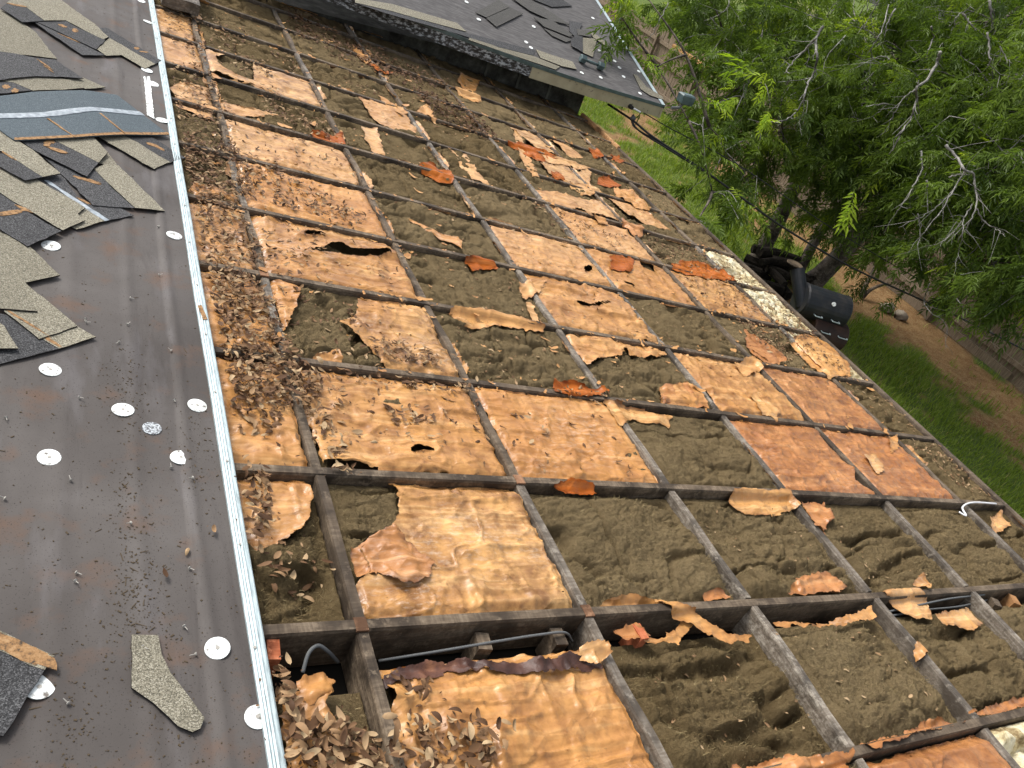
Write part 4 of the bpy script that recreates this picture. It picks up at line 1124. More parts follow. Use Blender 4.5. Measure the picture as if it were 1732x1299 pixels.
S('long tan paper shred under the wing', [(770, 146), (800, 150), (818, 165), (805, 168), (780, 156)], 'kraft_pale', .004, .01)
S('rust paper edge under the wing', [(620, 100), (640, 110), (665, 122), (655, 124), (632, 114)], 'kraft_rust', .006, .02)
S('pale paper hook among dark leaves', [(704, 186), (722, 172), (735, 190), (742, 205), (728, 196), (716, 188)], 'kraft_pale', .006, .02)
S('tan paper lying over the far blocking', [(597, 72), (612, 82), (628, 102), (618, 100), (604, 88)], 'kraft', .006, .01)
S('small pale paper scrap on bare wool', [(888, 510), (900, 508), (916, 540), (904, 542)], 'kraft_pale', .002, .006, zbase=-.015)
S('small rust scrap on the eave blocking', [(995, 250), (1012, 250), (1022, 262), (1008, 264)], 'kraft_rust', .008, .02)
S('second rust scrap near the eave', [(1033, 260), (1048, 260), (1056, 272), (1042, 274)], 'kraft_rust', .008, .02)

# dark tarry lip of facing in the near bay
S('dark tarry crumpled paper edge above the near orange batt', [(645, 1130), (700, 1112), (790, 1104), (870, 1109), (930, 1110), (975, 1099), (1018, 1104), (1032, 1130), (980, 1122), (930, 1134), (860, 1130), (790, 1122), (710, 1134), (660, 1150)], 'tar_paper', .004, .016, .014, res=.005, label='dark tarry crumpled paper edge at the top of the near orange batt')
S('pale crumpled wad at the near corner', [(975, 1100), (1012, 1098), (1024, 1116), (1000, 1128), (978, 1118)], 'kraft_pale', .010, .02, .022, res=.005, zbase=-.02, label='pale crumpled paper wad at the right end of the tarry edge')
# rusty timber shims on the crossings
for q in ((600, 1051), (1003, 1034), (881, 808), (443, 459)):
    p = rp(*q); i = min(range(6), key=lambda k: abs(p[0] - LX[k])); k = round(p[1] / DU)
    V, F = bevbox(LX[i] - .0185, LX[i] + .0185, k * DU - .022, k * DU + .024, -.004, .0035, .001)
    part('crossing_shim', V, F, M['timber_rusty'], frame)

# ------------------------------------------------------------------ cables, blocks and cord in the bays
def cable(label, pts, r, mat, n=40, name='cable', cat='cable'):
    r *= 0.72
    P = smooth_path(pts, n); V, F = tube(P, r, 8)
    return solo(name, V, F, M[mat], label, cat, smooth=True)
cable('grey cable looping up in the gap beside the metal strip', [rp(512, 1138, -.06), rp(522, 1105, -.035), rp(538, 1092, -.03), rp(555, 1102, -.05), rp(572, 1120, -.10)], .0075, 'cable_grey')
cable('grey cable arching across the gap above the near orange batt', [rp(640, 1118, -.08), rp(740, 1102, -.05), rp(840, 1085, -.03), rp(910, 1074, -.022), rp(955, 1070, -.025), rp(968, 1085, -.07)], .006, 'cable_grey')
cable('grey cable lying in the right hand gap behind pale paper', [rp(1500, 1035, -.05), rp(1560, 1022, -.03), rp(1610, 1012, -.02), rp(1665, 1006, -.03)], .006, 'cable_grey')
cable('second grey cable under the pale paper on the right', [rp(1505, 1042, -.06), rp(1560, 1032, -.05), rp(1620, 1026, -.05), rp(1670, 1015, -.06)], .006, 'cable_grey')
def wblock(label, q0, q1, z0, z1, mat, wd=0.045):
    a = rp(*q0, z1); b = rp(*q1, z1)
    d = (b - a)[:2]; L = np.linalg.norm(d); d /= L; nrm = np.array([-d[1], d[0]]) * wd / 2
    c = [a[:2] - nrm, b[:2] - nrm, b[:2] + nrm, a[:2] + nrm]
    V = np.array([(x, y, z0) for x, y in c] + [(x, y, z1) for x, y in c])
    return solo('wood_block', V, BOXF, M[mat], label, 'wood block')
wblock('brick red wood block tucked beside the metal strip', (452, 1098), (474, 1098), -.15, -.012, 'timber_brick', .06)
wblock('brown joist end left of the other in the near gap', (815, 1070), (822, 1098), -.15, -.035, 'timber')
wblock('brown joist end right of the other in the near gap', (940, 1062), (952, 1090), -.15, -.035, 'timber')
wblock('small orange brick coloured block among crumpled paper', (1076, 1055), (1092, 1080), -.12, -.02, 'timber_brick', .035)
wblock('brown joist end near the right border', (1682, 1012), (1690, 1025), -.15, -.03, 'timber')
wblock('second brown joist end nearest the right border', (1712, 1006), (1722, 1022), -.15, -.03, 'timber_new')
cable('white frayed cord draped over the rafter by the eave', [rp(1622, 866, .0), rp(1634, 872, .006), rp(1628, 858, .012), rp(1645, 850, .014), rp(1685, 852, .014)], .007, 'white_plastic', 40, 'cord', 'cord')

# ================================================================== DRY LEAVES
def leaf_template(n=7, curl=0.6, fold=0.35, seed=0):
    rs = np.random.default_rng(seed)
    u = np.linspace(0, 1, n); w = 0.5 * np.sin(np.pi * u ** 0.8) ** 0.8 * 0.38
    V = []
    a = curl * (u - 0.5) * 2
    xs = np.cumsum(np.r_[0, np.cos((a[1:] + a[:-1]) / 2) / (n - 1)]); zs = np.cumsum(np.r_[0, np.sin((a[1:] + a[:-1]) / 2) / (n - 1)])
    xs -= xs.mean(); zs -= zs.min()
    for i in range(n):
        for k in (-1, 0, 1):
            V.append((xs[i], k * w[i] * math.cos(fold), zs[i] + (abs(k) * w[i] * math.sin(fold))))
    F = []
    for i in range(n - 1):
        for k in range(2):
            a = i * 3 + k; F.append((a, a + 3, a + 4, a + 1))
    return np.array(V), np.array(F)
TEMPL = [leaf_template(7, c, f) for c, f in ((0.5, 0.3), (1.0, 0.5), (-0.6, 0.4), (0.2, 0.15), (1.3, 0.7), (-1.0, -0.4))]
LEAVES = []
def leaf_field(poly, count, size=0.045, pile=0.02, clump=0.0, tone=(0.1, 1.0)):
    P = rpoly(poly, 0.0)
    lo = P.min(0); hi = P.max(0); got = 0; tries = 0
    while got < count and tries < count * 40:
        tries += 1
        x = random.uniform(lo[0], hi[0]); y = random.uniform(lo[1], hi[1])
        if sdpoly(np.array([x]), np.array([y]), P)[0] > 0: continue
        if clump and vn(np.array([x * 9]), np.array([y * 9]), 5)[0] < clump: continue
        LEAVES.append((x, y, surf(x, y) + 0.002 + pile * random.random(), 0.92 * size * random.choice((0.4, 0.55, 0.75, 0.9, 1.0, 1.0, 1.15)) * random.uniform(.9, 1.1), random.uniform(*tone)))
        if random.random() < 0.5: LEAVES.append((x + random.gauss(0, .03), y + random.gauss(0, .03), surf(x, y) + .003, size * random.uniform(.15, .3), random.uniform(0, .6)))
        got += 1
LF = leaf_field
LF([(285, 115), (345, 100), (395, 200), (400, 262), (330, 280), (300, 220)], 420, .042, .03)
LF([(305, 240), (400, 250), (430, 330), (395, 345), (330, 345), (315, 300)], 600, .042, .035)
LF([(325, 335), (400, 345), (450, 440), (420, 455), (345, 445)], 300, .043, .025)
LF([(345, 455), (430, 465), (480, 560), (495, 610), (380, 600), (365, 540)], 520, .044, .035)
LF([(380, 590), (500, 600), (545, 650), (530, 690), (480, 690), (395, 700)], 470, .044, .04)
LF([(395, 690), (480, 690), (460, 740), (405, 730)], 40, .046, .015)
LF([(495, 640), (530, 640), (600, 800), (560, 800)], 75, .046, .02)
LF([(405, 800), (455, 796), (458, 880), (425, 935), (408, 900)], 75, .048, .03)
LF([(430, 900), (545, 900), (590, 1000), (520, 985), (440, 1000)], 34, .046, .01)
LF([(470, 1205), (560, 1225), (660, 1225), (680, 1320), (480, 1320)], 230, .050, .045)
LF([(455, 1145), (500, 1140), (500, 1215), (468, 1215)], 45, .048, .03)
LF([(690, 1225), (760, 1215), (870, 1225), (860, 1262), (800, 1320), (690, 1320)], 130, .050, .04)
LF([(640, 1120), (700, 1110), (800, 1210), (700, 1225)], 22, .048, .012)
LF([(620, 570), (720, 588), (745, 622), (655, 612)], 95, .044, .03)
LF([(470, 480), (600, 500), (640, 600), (520, 610)], 55, .044, .012)
LF([(510, 612), (800, 652), (800, 668), (520, 632)], 75, .044, .02)
LF([(510, 640), (800, 660), (850, 790), (560, 770)], 60, .045, .006)
LF([(660, 690), (735, 700), (730, 720), (660, 710)], 28, .045, .015)
LF([(820, 665), (1020, 690), (1090, 800), (880, 790)], 34, .042, .006)
LF([(950, 640), (1030, 668), (1010, 685), (930, 668)], 35, .04, .02)
LF([(760, 545), (930, 570), (1000, 660), (820, 640)], 40, .035, .006, 0, (.6, 1))
LF([(700, 430), (880, 470), (920, 545), (770, 520)], 36, .035, .006, 0, (.4, 1))
LF([(405, 280), (470, 290), (560, 330), (620, 370), (580, 385), (470, 345), (415, 330)], 260, .044, .03)
LF([(430, 375), (500, 385), (560, 400), (560, 480), (470, 470)], 60, .044, .01)
LF([(390, 200), (590, 255), (600, 305), (420, 260)], 40, .042, .006)
LF([(395, 250), (470, 275), (470, 300), (410, 290)], 60, .044, .02)
LF([(440, 140), (500, 170), (560, 215), (575, 235), (520, 232), (450, 190)], 230, .044, .03)
LF([(380, 90), (440, 100), (470, 130), (420, 130)], 90, .042, .02)
LF([(275, 20), (340, 20), (420, 50), (440, 75), (380, 80), (345, 110), (285, 70)], 240, .044, .025)
LF([(340, 40), (520, 100), (530, 125), (400, 90)], 130, .042, .015, .35)
LF([(475, 8), (540, 40), (620, 80), (720, 125), (770, 150), (700, 150), (600, 110), (500, 60)], 800, .058, .06, 0, (0, .5))
LF([(690, 145), (750, 165), (830, 215), (850, 245), (800, 225), (730, 195)], 480, .055, .045, 0, (0, .5))
LF([(560, 110), (690, 160), (700, 180), (580, 140)], 60, .04, .01)
LF([(640, 130), (770, 190), (800, 250), (700, 190)], 70, .04, .01)
LF([(850, 310), (905, 335), (990, 375), (1060, 400), (1040, 430), (960, 395), (900, 350)], 190, .04, .02, .3)
LF([(1090, 390), (1190, 425), (1235, 465), (1160, 455), (1110, 430)], 240, .042, .03)
LF([(1140, 455), (1250, 480), (1320, 545), (1250, 530), (1180, 500)], 150, .04, .02)
LF([(1250, 470), (1300, 490), (1390, 570), (1350, 575), (1290, 530)], 150, .042, .025)
LF([(1240, 535), (1320, 555), (1385, 590), (1340, 605), (1290, 595)], 240, .042, .035)
LF([(1180, 400), (1240, 430), (1380, 560), (1400, 590), (1330, 560), (1200, 440)], 260, .036, .02)
LF([(1340, 575), (1410, 600), (1440, 640), (1400, 620)], 60, .04, .02)
LF([(1535, 745), (1590, 750), (1680, 835), (1620, 815), (1570, 775)], 160, .034, .012, 0, (.5, 1))
LF([(1440, 650), (1500, 670), (1560, 730), (1500, 700)], 70, .03, .01, 0, (.6, 1))
LF([(1170, 850), (1400, 850), (1430, 985), (1250, 990)], 60, .022, .004, 0, (.6, 1))
LF([(1390, 860), (1600, 980), (1480, 985)], 40, .022, .004, 0, (.6, 1))
LF([(1070, 1090), (1300, 1080), (1420, 1260), (1180, 1270)], 20, .035, .004, 0, (.5, 1))
LF([(1300, 1060), (1480, 1050), (1640, 1210), (1450, 1240)], 36, .028, .004, 0, (.7, 1))
LF([(950, 195), (1100, 290), (1180, 380), (1150, 390), (1050, 300)], 90, .038, .015)
LF([(240, 850), (350, 800), (380, 1000), (250, 1000)], 3, .04, .0)
LF([(900, 480), (1090, 500), (1200, 600), (1000, 640)], 40, .03, .006, 0, (.5, 1))

LF([(300, 130), (600, 240), (900, 660), (560, 780), (400, 780), (330, 400)], 420, .036, .006, .25)
LF([(560, 130), (1000, 380), (1180, 600), (900, 560), (620, 300)], 170, .030, .006, .35, (.2, 1))
LF([(1000, 200), (1250, 440), (1440, 640), (1500, 720), (1300, 600), (1050, 380)], 260, .034, .008, .2)
# ragged little shreds of facing caught along the rafters and on the wool
SHV = []; SHF = []; SHE = []; ns = 0
for i in range(1500):
    r_ = random.choice((3, 3, 4, 4, 4, 5, 5, 6, 6, 7, 7, 8, 8, 9, 9, 10, 10, 11)); 
    if random.random() < .62:
        if random.random() < .6: y = r_ * DU + random.gauss(0, .035); x = random.uniform(STRIP + .06, EAVE - .05)
        else: x = random.choice(LX) + random.gauss(0, .03); y = random.uniform(r_ * DU, r_ * DU + DU)
    else: x = random.uniform(STRIP + .06, EAVE - .05); y = random.uniform(r_ * DU, r_ * DU + DU)
    L = random.uniform(.005, .020) * (1 if random.random() < .85 else 2.4); w_ = L * random.uniform(.2, .6); a = random.uniform(0, 6.283) if random.random() < .5 else random.gauss(0, .35)
    z = surf(x, y) + .003; n_ = 5; st = []
    u = np.linspace(-1, 1, n_); lift = random.uniform(0, .35) * L; up = np.abs(u) ** 2 * lift
    for k in range(n_):
        ww = w_ * (1 - abs(u[k]) ** 3 * .5) * random.uniform(.3, 1.3)
        for sg in (-1, 1):
            px_ = u[k] * L; py_ = sg * ww + random.gauss(0, w_ * .12)
            st.append((x + px_ * math.cos(a) - py_ * math.sin(a), y + px_ * math.sin(a) + py_ * math.cos(a), z + up[k] + random.gauss(0, .0015)))
    SHV += st; SHF += [(ns + 2 * k, ns + 2 * k + 2, ns + 2 * k + 3, ns + 2 * k + 1) for k in range(n_ - 1)]; SHE += [random.random() * .9] * (2 * n_); ns += 2 * n_
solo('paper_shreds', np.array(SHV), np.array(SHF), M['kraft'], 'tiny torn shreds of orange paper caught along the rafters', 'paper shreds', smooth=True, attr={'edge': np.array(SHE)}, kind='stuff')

LV = np.array([l[:3] for l in LEAVES])
dist = np.linalg.norm(LV - CAMR, axis=1)
px = np.array([l[3] for l in LEAVES]) / dist
order = np.argsort(-px)
NEAR = 300
tm_mesh = {}
def leaf_mesh(k, tone):
    key = (k, tone)
    if key not in tm_mesh:
        V, F = TEMPL[k]
        m = fast_mesh('fallen_leaf', V, F, True, {'rnd': np.full(len(V), tone)}); m.materials.append(M['dry_leaf']); tm_mesh[key] = m
    return tm_mesh[key]
bv = []; bf = []; ba = []; nb = 0
for rank, i in enumerate(order):
    x, y, z, s, tone = LEAVES[i]
    k = random.randrange(len(TEMPL))
    mat = Matrix.Translation(Vector((x, y, z))) @ Matrix.Rotation(random.uniform(0, 6.283), 4, 'Z') @ Matrix.Rotation(random.gauss(0, 0.24), 4, 'X') @ Matrix.Rotation(random.gauss(0, 0.18), 4, 'Y') @ Matrix.Diagonal((s, s * random.uniform(.8, 1.15), s, 1))
    if random.random() < 0.35: mat = mat @ Matrix.Rotation(math.pi, 4, 'X')
    if rank < NEAR:
        o = bpy.data.objects.new('fallen_leaf', leaf_mesh(k, round(tone * 7) / 7)); COL.objects.link(o)
        o.matrix_world = RM @ mat
        if x < STRIP - .02: wh = 'on the dark felt left of the metal strip'
        else:
            cc = next((q for q, (a_, b_) in enumerate(COLX) if a_ <= x < b_), 6)
            wh = '%s bay from the metal strip, %s row up' % (ORD[cc], ORD[int(math.floor(y / DU)) + 2])
        tag(o, '%s dry leaf, %s' % ('dark brown' if tone < .35 else 'mid brown' if tone < .7 else 'pale tan', wh), 'leaf', 'dry leaves on the stripped roof')
    else:
        V, F = TEMPL[k]; mm = np.array(mat)
        bv.append(V @ mm[:3, :3].T + mm[:3, 3]); bf.append(F + nb); ba.append(np.full(len(V), tone)); nb += len(V)
solo('leaf_litter', np.concatenate(bv), np.concatenate(bf), M['dry_leaf'], 'drifts of small dry brown leaves over the stripped roof', 'leaves', smooth=True, attr={'rnd': np.concatenate(ba)}, kind='stuff')

# ================================================================== THE HIGHER WING BEHIND
WY = 7.2; TP = math.tan(R_(13.5)); WX0, WX1 = 0.35, 5.25
FX = np.array([-3.0, 0.35, 1.738, 2.646, 3.39, 4.3, 5.25]); FZV = np.array([0.62, 0.345, 0.211, 0.12, 0.055, 0.005, -0.022]) + HG
def zf_(x): return np.interp(x, FX, FZV)
def wing_z(x, y): return zf_(x) + (y - WY) * TP
def on_wing(px_, py_):
    d = W3 @ rray(px_, py_); lo, hi = 4.0, 40.0
    for _ in range(50):
        t = (lo + hi) / 2; p = CAMW + d * t
        if p[2] > wing_z(p[0], p[1]): lo = t
        else: hi = t
    return CAMW + d * lo
wing = thing('house_wing', 'higher house wing with dark felted roof and peeling fascia at the top', 'building', (2.8, 9.0, 0.0), roof=False)
xs = np.linspace(WX0, WX1, 50); ys = np.linspace(WY, 12.0, 40)
X, Y = np.meshgrid(xs, ys); Z = wing_z(X, Y) + 0.004 * fbm(X * 3, Y * 6, 71)
idx = np.arange(X.size).reshape(X.shape)
F = np.stack([idx[:-1, :-1], idx[:-1, 1:], idx[1:, 1:], idx[1:, :-1]], -1).reshape(-1, 4)
roofp = part('roof', np.c_[X.ravel(), Y.ravel(), Z.ravel()], F, M['wing_felt'], wing, smooth=True)
def fascia(x0, x1, mat, top, bot, name='fascia_board', y0=WY - 0.012, y1=WY + 0.012):
    xs = np.linspace(x0, x1, 16); V = []
    for x in xs:
        z = zf_(x)
        V += [(x, y0, z + bot), (x, y0, z + top), (x, y1, z + top), (x, y1, z + bot)]
    F = [(3, 2, 1, 0)]
    for i in range(len(xs) - 1):
        for j in range(4):
            k = (j + 1) % 4; F.append((i * 4 + j, i * 4 + k, i * 4 + 4 + k, i * 4 + 4 + j))
    e = len(V) - 4; F.append((e, e + 1, e + 2, e + 3))
    return part(name, V, F, mat if not isinstance(mat, str) else M[mat], wing)
tag(fascia(WX0, 3.44, 'fascia_peeling', -0.022, -0.135), 'grey peeling fascia board')
tag(fascia(3.443, WX1, 'fascia_cream', -0.022, -0.145), 'cream painted fascia board')
fascia(WX0, WX1 + 0.01, 'green_metal', 0.006, -0.030, 'drip_edge', WY - 0.020, WY - 0.0135)
fascia(WX0, WX1, 'soffit', -0.128, -0.134, 'soffit_panel', WY + 0.0125, 7.775)
part('wall', box(WX0, 4.55, 7.78, 12.0, 0.0, HG - 0.13), BOXF, M['wall_dark'], wing)
for i in range(3):
    xx = 3.2 + i * 0.42
    part('batten', box(xx, xx + 0.03, 7.765, 7.779, 1.8, HG - 0.131), BOXF, M['soffit'], wing)
# pale metal along the rake and the rake board
yy = np.linspace(WY - 0.02, 12.0, 30); V = []
for y in yy:
    z = wing_z(WX1, y)
    V += [(WX1 - 0.035, y, z + 0.008), (WX1 + 0.012, y, z + 0.010), (WX1 + 0.013, y, z - 0.05)]
F = []
for i in range(len(yy) - 1):
    for j in range(2): F.append((i * 3 + j, i * 3 + j + 1, i * 3 + 4 + j, i * 3 + 3 + j))
part('rake_metal', V, F, M['galvanised'], wing)
V = []
for y in yy:
    z = wing_z(WX1, y); V += [(WX1 - 0.02, y, z - 0.145), (WX1 + 0.008, y, z - 0.145), (WX1 + 0.008, y, z - 0.012), (WX1 - 0.02, y, z - 0.012)]
F = [(0, 1, 2, 3)]
for i in range(len(yy) - 1):
    for j in range(4):
        k = (j + 1) % 4; F.append((i * 4 + j, i * 4 + 4 + j, i * 4 + 4 + k, i * 4 + k))
part('rake_board', V, F, M['fascia_cream'], wing)
def wslab(name, pts, h0, h1, mat, parent, side='asphalt_edge'):
    Q = [on_wing(*q) for q in pts]
    cx, cy = np.mean([q[0] for q in Q]), np.mean([q[1] for q in Q])
    P2 = np.array([q[:2] for q in Q])
    if 0.5 * np.sum(P2[:, 0] * np.roll(P2[:, 1], -1) - np.roll(P2[:, 0], -1) * P2[:, 1]) < 0: Q = Q[::-1]
    n = len(Q); b = rootb(parent)
    V = [(q[0], q[1], q[2] + h0) for q in Q] + [(q[0], q[1], q[2] + h1) for q in Q]
    F = [tuple(range(n, 2 * n)), tuple(range(n - 1, -1, -1))] + [(i, (i + 1) % n, n + (i + 1) % n, n + i) for i in range(n)]
    m = bpy.data.meshes.new(name); m.from_pydata([tuple(np.array(v) - b) for v in V], [], F); m.update()
    m.materials.append(M[mat]); m.materials.append(M[side])
    for i in range(1, n + 2): m.polygons[i].material_index = 1
    return add(name, m, None, parent)
def w6(*p): return [(600 + x / 2.8867, y / 2.8867) for x, y in p]
for pts in [w6((608, 98), (615, 90), (606, 88))]: pass
for q in [(545, 12), (605, 97), (873, 132), (836, 208), (860, 235), (1200, 380), (1108, 358), (1312, 376), (1386, 350), (1392, 458), (1292, 332), (1268, 300), (1195, 250), (1162, 90)]:
    c = on_wing(600 + q[0] / 2.8867, q[1] / 2.8867)
    V, F = disc((c[0], c[1], c[2] + 0.004), 0.024, 0.003, 14)
    V[:, 2] += (V[:, 1] - c[1]) * TP
    part('fastener_plate', V, F, M['plate_white'], roofp)
def wsh(label, kinds, layer=0):
    Q = on_wing(*kinds[0][1][0])
    r = thing('shingle', label, 'shingle', tuple(Q), roof=False, group='shingles left on the wing roof')
    for k, pts in kinds: wslab({'shingle_light': 'tab', 'shingle_dark': 'headlap', 'shingle_grey': 'backing'}[k], pts, 0.006 + 0.005 * layer, 0.0105 + 0.005 * layer + (0.0008 if k == 'shingle_light' else 0), k, r)
wsh('loose square shingle lying on the wing roof near the top', [('shingle_grey', w6((588, 68), (700, 5), (755, 40), (640, 92))), ('shingle_grey', w6((640, 95), (757, 43), (820, 72), (690, 138)))], 1)
wsh('pale starter strip left along the peeling fascia', [('shingle_light', w6((0, -5), (180, 25), (500, 118), (545, 160), (350, 108), (180, 60), (0, 18)))])
wsh('dark starter strip with tan marks along the eave of the wing', [('shingle_dark', w6((0, 20), (180, 62), (545, 165), (880, 250), (870, 275), (700, 235), (500, 170), (150, 70))), ('shingle_light', w6((560, 180), (700, 236), (870, 278), (1000, 330), (980, 345), (800, 285), (555, 200)))])
wsh('pale strip shingle beside the dumbbell', [('shingle_light', w6((882, 248), (960, 275), (1062, 308), (1082, 345), (1010, 330), (905, 290)))], 1)
wsh('pale bent strip by the rake corner of the wing', [('shingle_light', w6((1358, 365), (1378, 372), (1420, 425), (1500, 475), (1508, 492), (1440, 470), (1395, 440)))], 0)
for i, (lab, k, p) in enumerate([
    ('dark shingle patch highest on the wing right of centre', 'shingle_dark', w6((850, -5), (1000, -5), (1060, 35), (960, 40))),
    ('grey shingle patch below the highest dark one', 'shingle_grey', w6((760, -5), (860, 8), (960, 70), (1050, 130), (960, 110), (850, 60))),
    ('grey shingle in the middle of the torn patch on the wing', 'shingle_grey', w6((870, 95), (960, 108), (1060, 180), (1045, 190), (920, 140))),
    ('grey shingle lowest left of the torn patch on the wing', 'shingle_grey', w6((918, 142), (1000, 175), (1062, 200), (1030, 212), (960, 180))),
    ('dark shingle upright in the torn patch on the wing', 'shingle_dark', w6((1045, 110), (1110, 120), (1075, 190), (1045, 160))),
    ('dark streaky shingle with tan marks lowest in the torn patch', 'shingle_dark', w6((1050, 210), (1075, 178), (1110, 190), (1110, 265), (1055, 235))),
    ('tan grey shingle right of the streaky dark one', 'shingle_light', w6((1112, 190), (1180, 195), (1160, 285), (1108, 262))),
    ('pale narrow shingle pointing at the rake on the wing', 'shingle_light', w6((1148, 165), (1180, 180), (1228, 220), (1215, 228), (1160, 190))),
    ('grey shingle above the tan one on the wing', 'shingle_grey', w6((1080, 150), (1150, 160), (1150, 190), (1085, 180)))]):
    wsh(lab, [(k, p)], 1 + i % 3)

# dumbbell
a = on_wing(983, 106); b = on_wing(1013, 118)
ax_ = (b - a); L = np.linalg.norm(ax_); ax_ /= L
up = np.array([0, -math.sin(R_(13.5)), math.cos(R_(13.5))])
db = thing('dumbbell', 'dark green dumbbell resting on the wing roof near the eave', 'dumbbell', tuple(a), roof=False)
rr = 0.048
for c in (a, b):
    c2_ = c + up * rr
    V, F = tube([c2_ - ax_ * 0.036, c2_ - ax_ * 0.03, c2_ + ax_ * 0.03, c2_ + ax_ * 0.036], [rr * .8, rr, rr, rr * .8], 6)
    part('weight_head', V, F, M['green_metal'], db)
V, F = tube([a + up * rr, (a + b) / 2 + up * rr, b + up * rr], [0.014, 0.018, 0.014], 8)
part('handle', V, F, M['green_metal'], db, smooth=True)

# weathered board end at the top left, over the stripped roof
wb = thing('weathered_board', 'grey weathered board end with a dark metal cap beside the strip top', 'board', (-0.1, 6.3, 0.0))
V, F = mitred(-0.235, 0.02, 6.02, 6.75, 0.035, 0.12, 55)
part('board', V, F, M['timber_pale'], wb)
V, F = mitred(-0.02, 0.10, 6.35, 7.1, 0.125, 0.15, 56)
part('metal_cap', V, F, M['green_metal'], wb)

# service cables and their anchor on the fascia
fx = wplane(1066, 180, (0, WY - 0.02, 0), np.array([0, 1., 0]))
ins = thing('cable_anchor', 'small dark insulator with a white sleeve on the cream fascia', 'cable anchor', tuple(fx), roof=False)
V, F = tube([fx + np.array([0, 0.01, 0]), fx + np.array([0, -0.05, 0])], [0.028, 0.022], 8); part('insulator', V, F, M['cable_black'], ins)
V, F = tube([fx + np.array([0.02, -0.05, 0]), fx + np.array([0.12, -0.06, -0.02])], 0.010, 8); part('sleeve', V, F, M['white_plastic'], ins)
def wcable(label, pts, r):
    P = smooth_path([wp(*q) for q in pts], 60); V, F = tube(P, r, 6)
    return solo('service_cable', V, F, M['cable_black'], label, 'cable', 'service cables over the yard', roof=False, smooth=True)
wcable('thick black service cable sagging from the wing across the yard', [(1028, 176, 9.4), (1072, 205, 9.3), (1105, 232, 9.3), (1190, 288, 9.6), (1262, 340, 9.9), (1330, 388, 10.2), (1440, 452, 10.6), (1560, 508, 11.0), (1650, 550, 11.4), (1760, 606, 11.8)], 0.014)
wcable('second black service cable twisted below the thick one', [(1068, 203, 9.3), (1082, 222, 9.3), (1130, 252, 9.35), (1192, 291, 9.6)], 0.010)
wcable('third looping black cable nearest the stripped roof', [(1068, 205, 9.3), (1074, 216, 9.3), (1100, 232, 9.3), (1135, 256, 9.4), (1165, 272, 9.5), (1192, 289, 9.6)], 0.008)
wcable('thin black cable above the thick one among the leaves', [(1068, 178, 9.6), (1130, 215, 9.8), (1250, 280, 10.4), (1390, 375, 10.8), (1480, 430, 11.0), (1560, 476, 11.2)], 0.007)
jb = wp(1071, 198, 9.28)
V, F = tube([jb - np.array([.02, 0, .03]), jb, jb + np.array([.03, 0, -.02])], [.02, .034, .02], 8)
solo('splice_box', V, F, M['cable_grey'], 'grey splice knob where the service cables meet', 'splice', roof=False, smooth=True)
# corner lamp
lp = wplane(1150, 178, (0, WY, 0), np.array([0, 1., 0]))
lamp = thing('flood_lamp', 'dark green flood lamp at the corner of the wing eave', 'lamp', tuple(lp), roof=False)
V, F = bevbox(-.08, .08, -.05, .07, -.02, .10, .015); V[:, 0] *= 1 + V[:, 2:3][:, 0] * 2; part('housing', V + lp + np.array([.05, 0, .04]), F, M['green_metal'], lamp)
V, F = tube([lp + np.array([-.1, 0, -.05]), lp + np.array([0, 0, -.03]), lp + np.array([.04, 0, .03])], .018, 8); part('bracket', V, F, M['cable_grey'], lamp)

# ================================================================== THE YARD
def wz(x, y, z):
    d = W3 @ rray(x, y); return CAMW + d * ((z - CAMW[2]) / d[2])
def gp(pts): return np.array([wz(x, y, 0)[:2] for x, y in pts])
G_LUSH = [gp([(1400, 560), (1462, 535), (1560, 600), (1610, 680), (1670, 760), (1760, 850), (1760, 950), (1500, 760)]), gp([(1175, 380), (1230, 350), (1275, 440), (1240, 450)]), gp([(1080, 0), (1180, 60), (1230, 0)]), gp([(1130, 205), (1200, 240), (1190, 300), (1120, 260)])]
G_DIRT = [gp([(1400, 400), (1480, 430), (1560, 520), (1690, 650), (1650, 660), (1560, 585), (1470, 530), (1420, 470)]), gp([(1030, 190), (1090, 200), (1100, 230), (1050, 215)])]
def gmask(x, y):
    m = 0.50 + 1.0 * fbm(x * 0.9, y * 0.9, 81, 4) + 0.5 * fbm(x * 4, y * 4, 82, 3)
    for pl in G_LUSH: m = m + 0.55 * (1 - sstep(-0.2, 0.5, sdpoly(x, y, pl)))
    for pl in G_DIRT: m = m - 0.36 * (1 - sstep(-0.2, 0.6, sdpoly(x, y, pl)))
    m = m + 0.7 * sstep(14.2, 14.6, x)
    return np.clip(m, 0, 1)
gx = np.concatenate([[-300, -120, -60, -30, -12], np.arange(-6, 4, 1.0), np.arange(4, 18, 0.14), np.arange(18, 40, 1.0), [60, 100, 180, 320]])
gy = np.concatenate([[-300, -120, -60, -30], np.arange(-14, 2, 1.0), np.arange(2, 26, 0.16), np.arange(26, 60, 1.5), [90, 150, 320]])
X, Y = np.meshgrid(gx, gy); Z = 0.03 * fbm(X * 0.8, Y * 0.8, 83, 4) - 0.02
idx = np.arange(X.size).reshape(X.shape)
F = np.stack([idx[:-1, :-1], idx[:-1, 1:], idx[1:, 1:], idx[1:, :-1]], -1).reshape(-1, 4)
gm = fast_mesh('yard_ground', np.c_[X.ravel(), Y.ravel(), Z.ravel()], F, True, {'grass': sstep(0.35, 0.7, gmask(X, Y)).ravel()})
tag(add('yard_ground', gm, M['yard'], None, False), kind='structure')

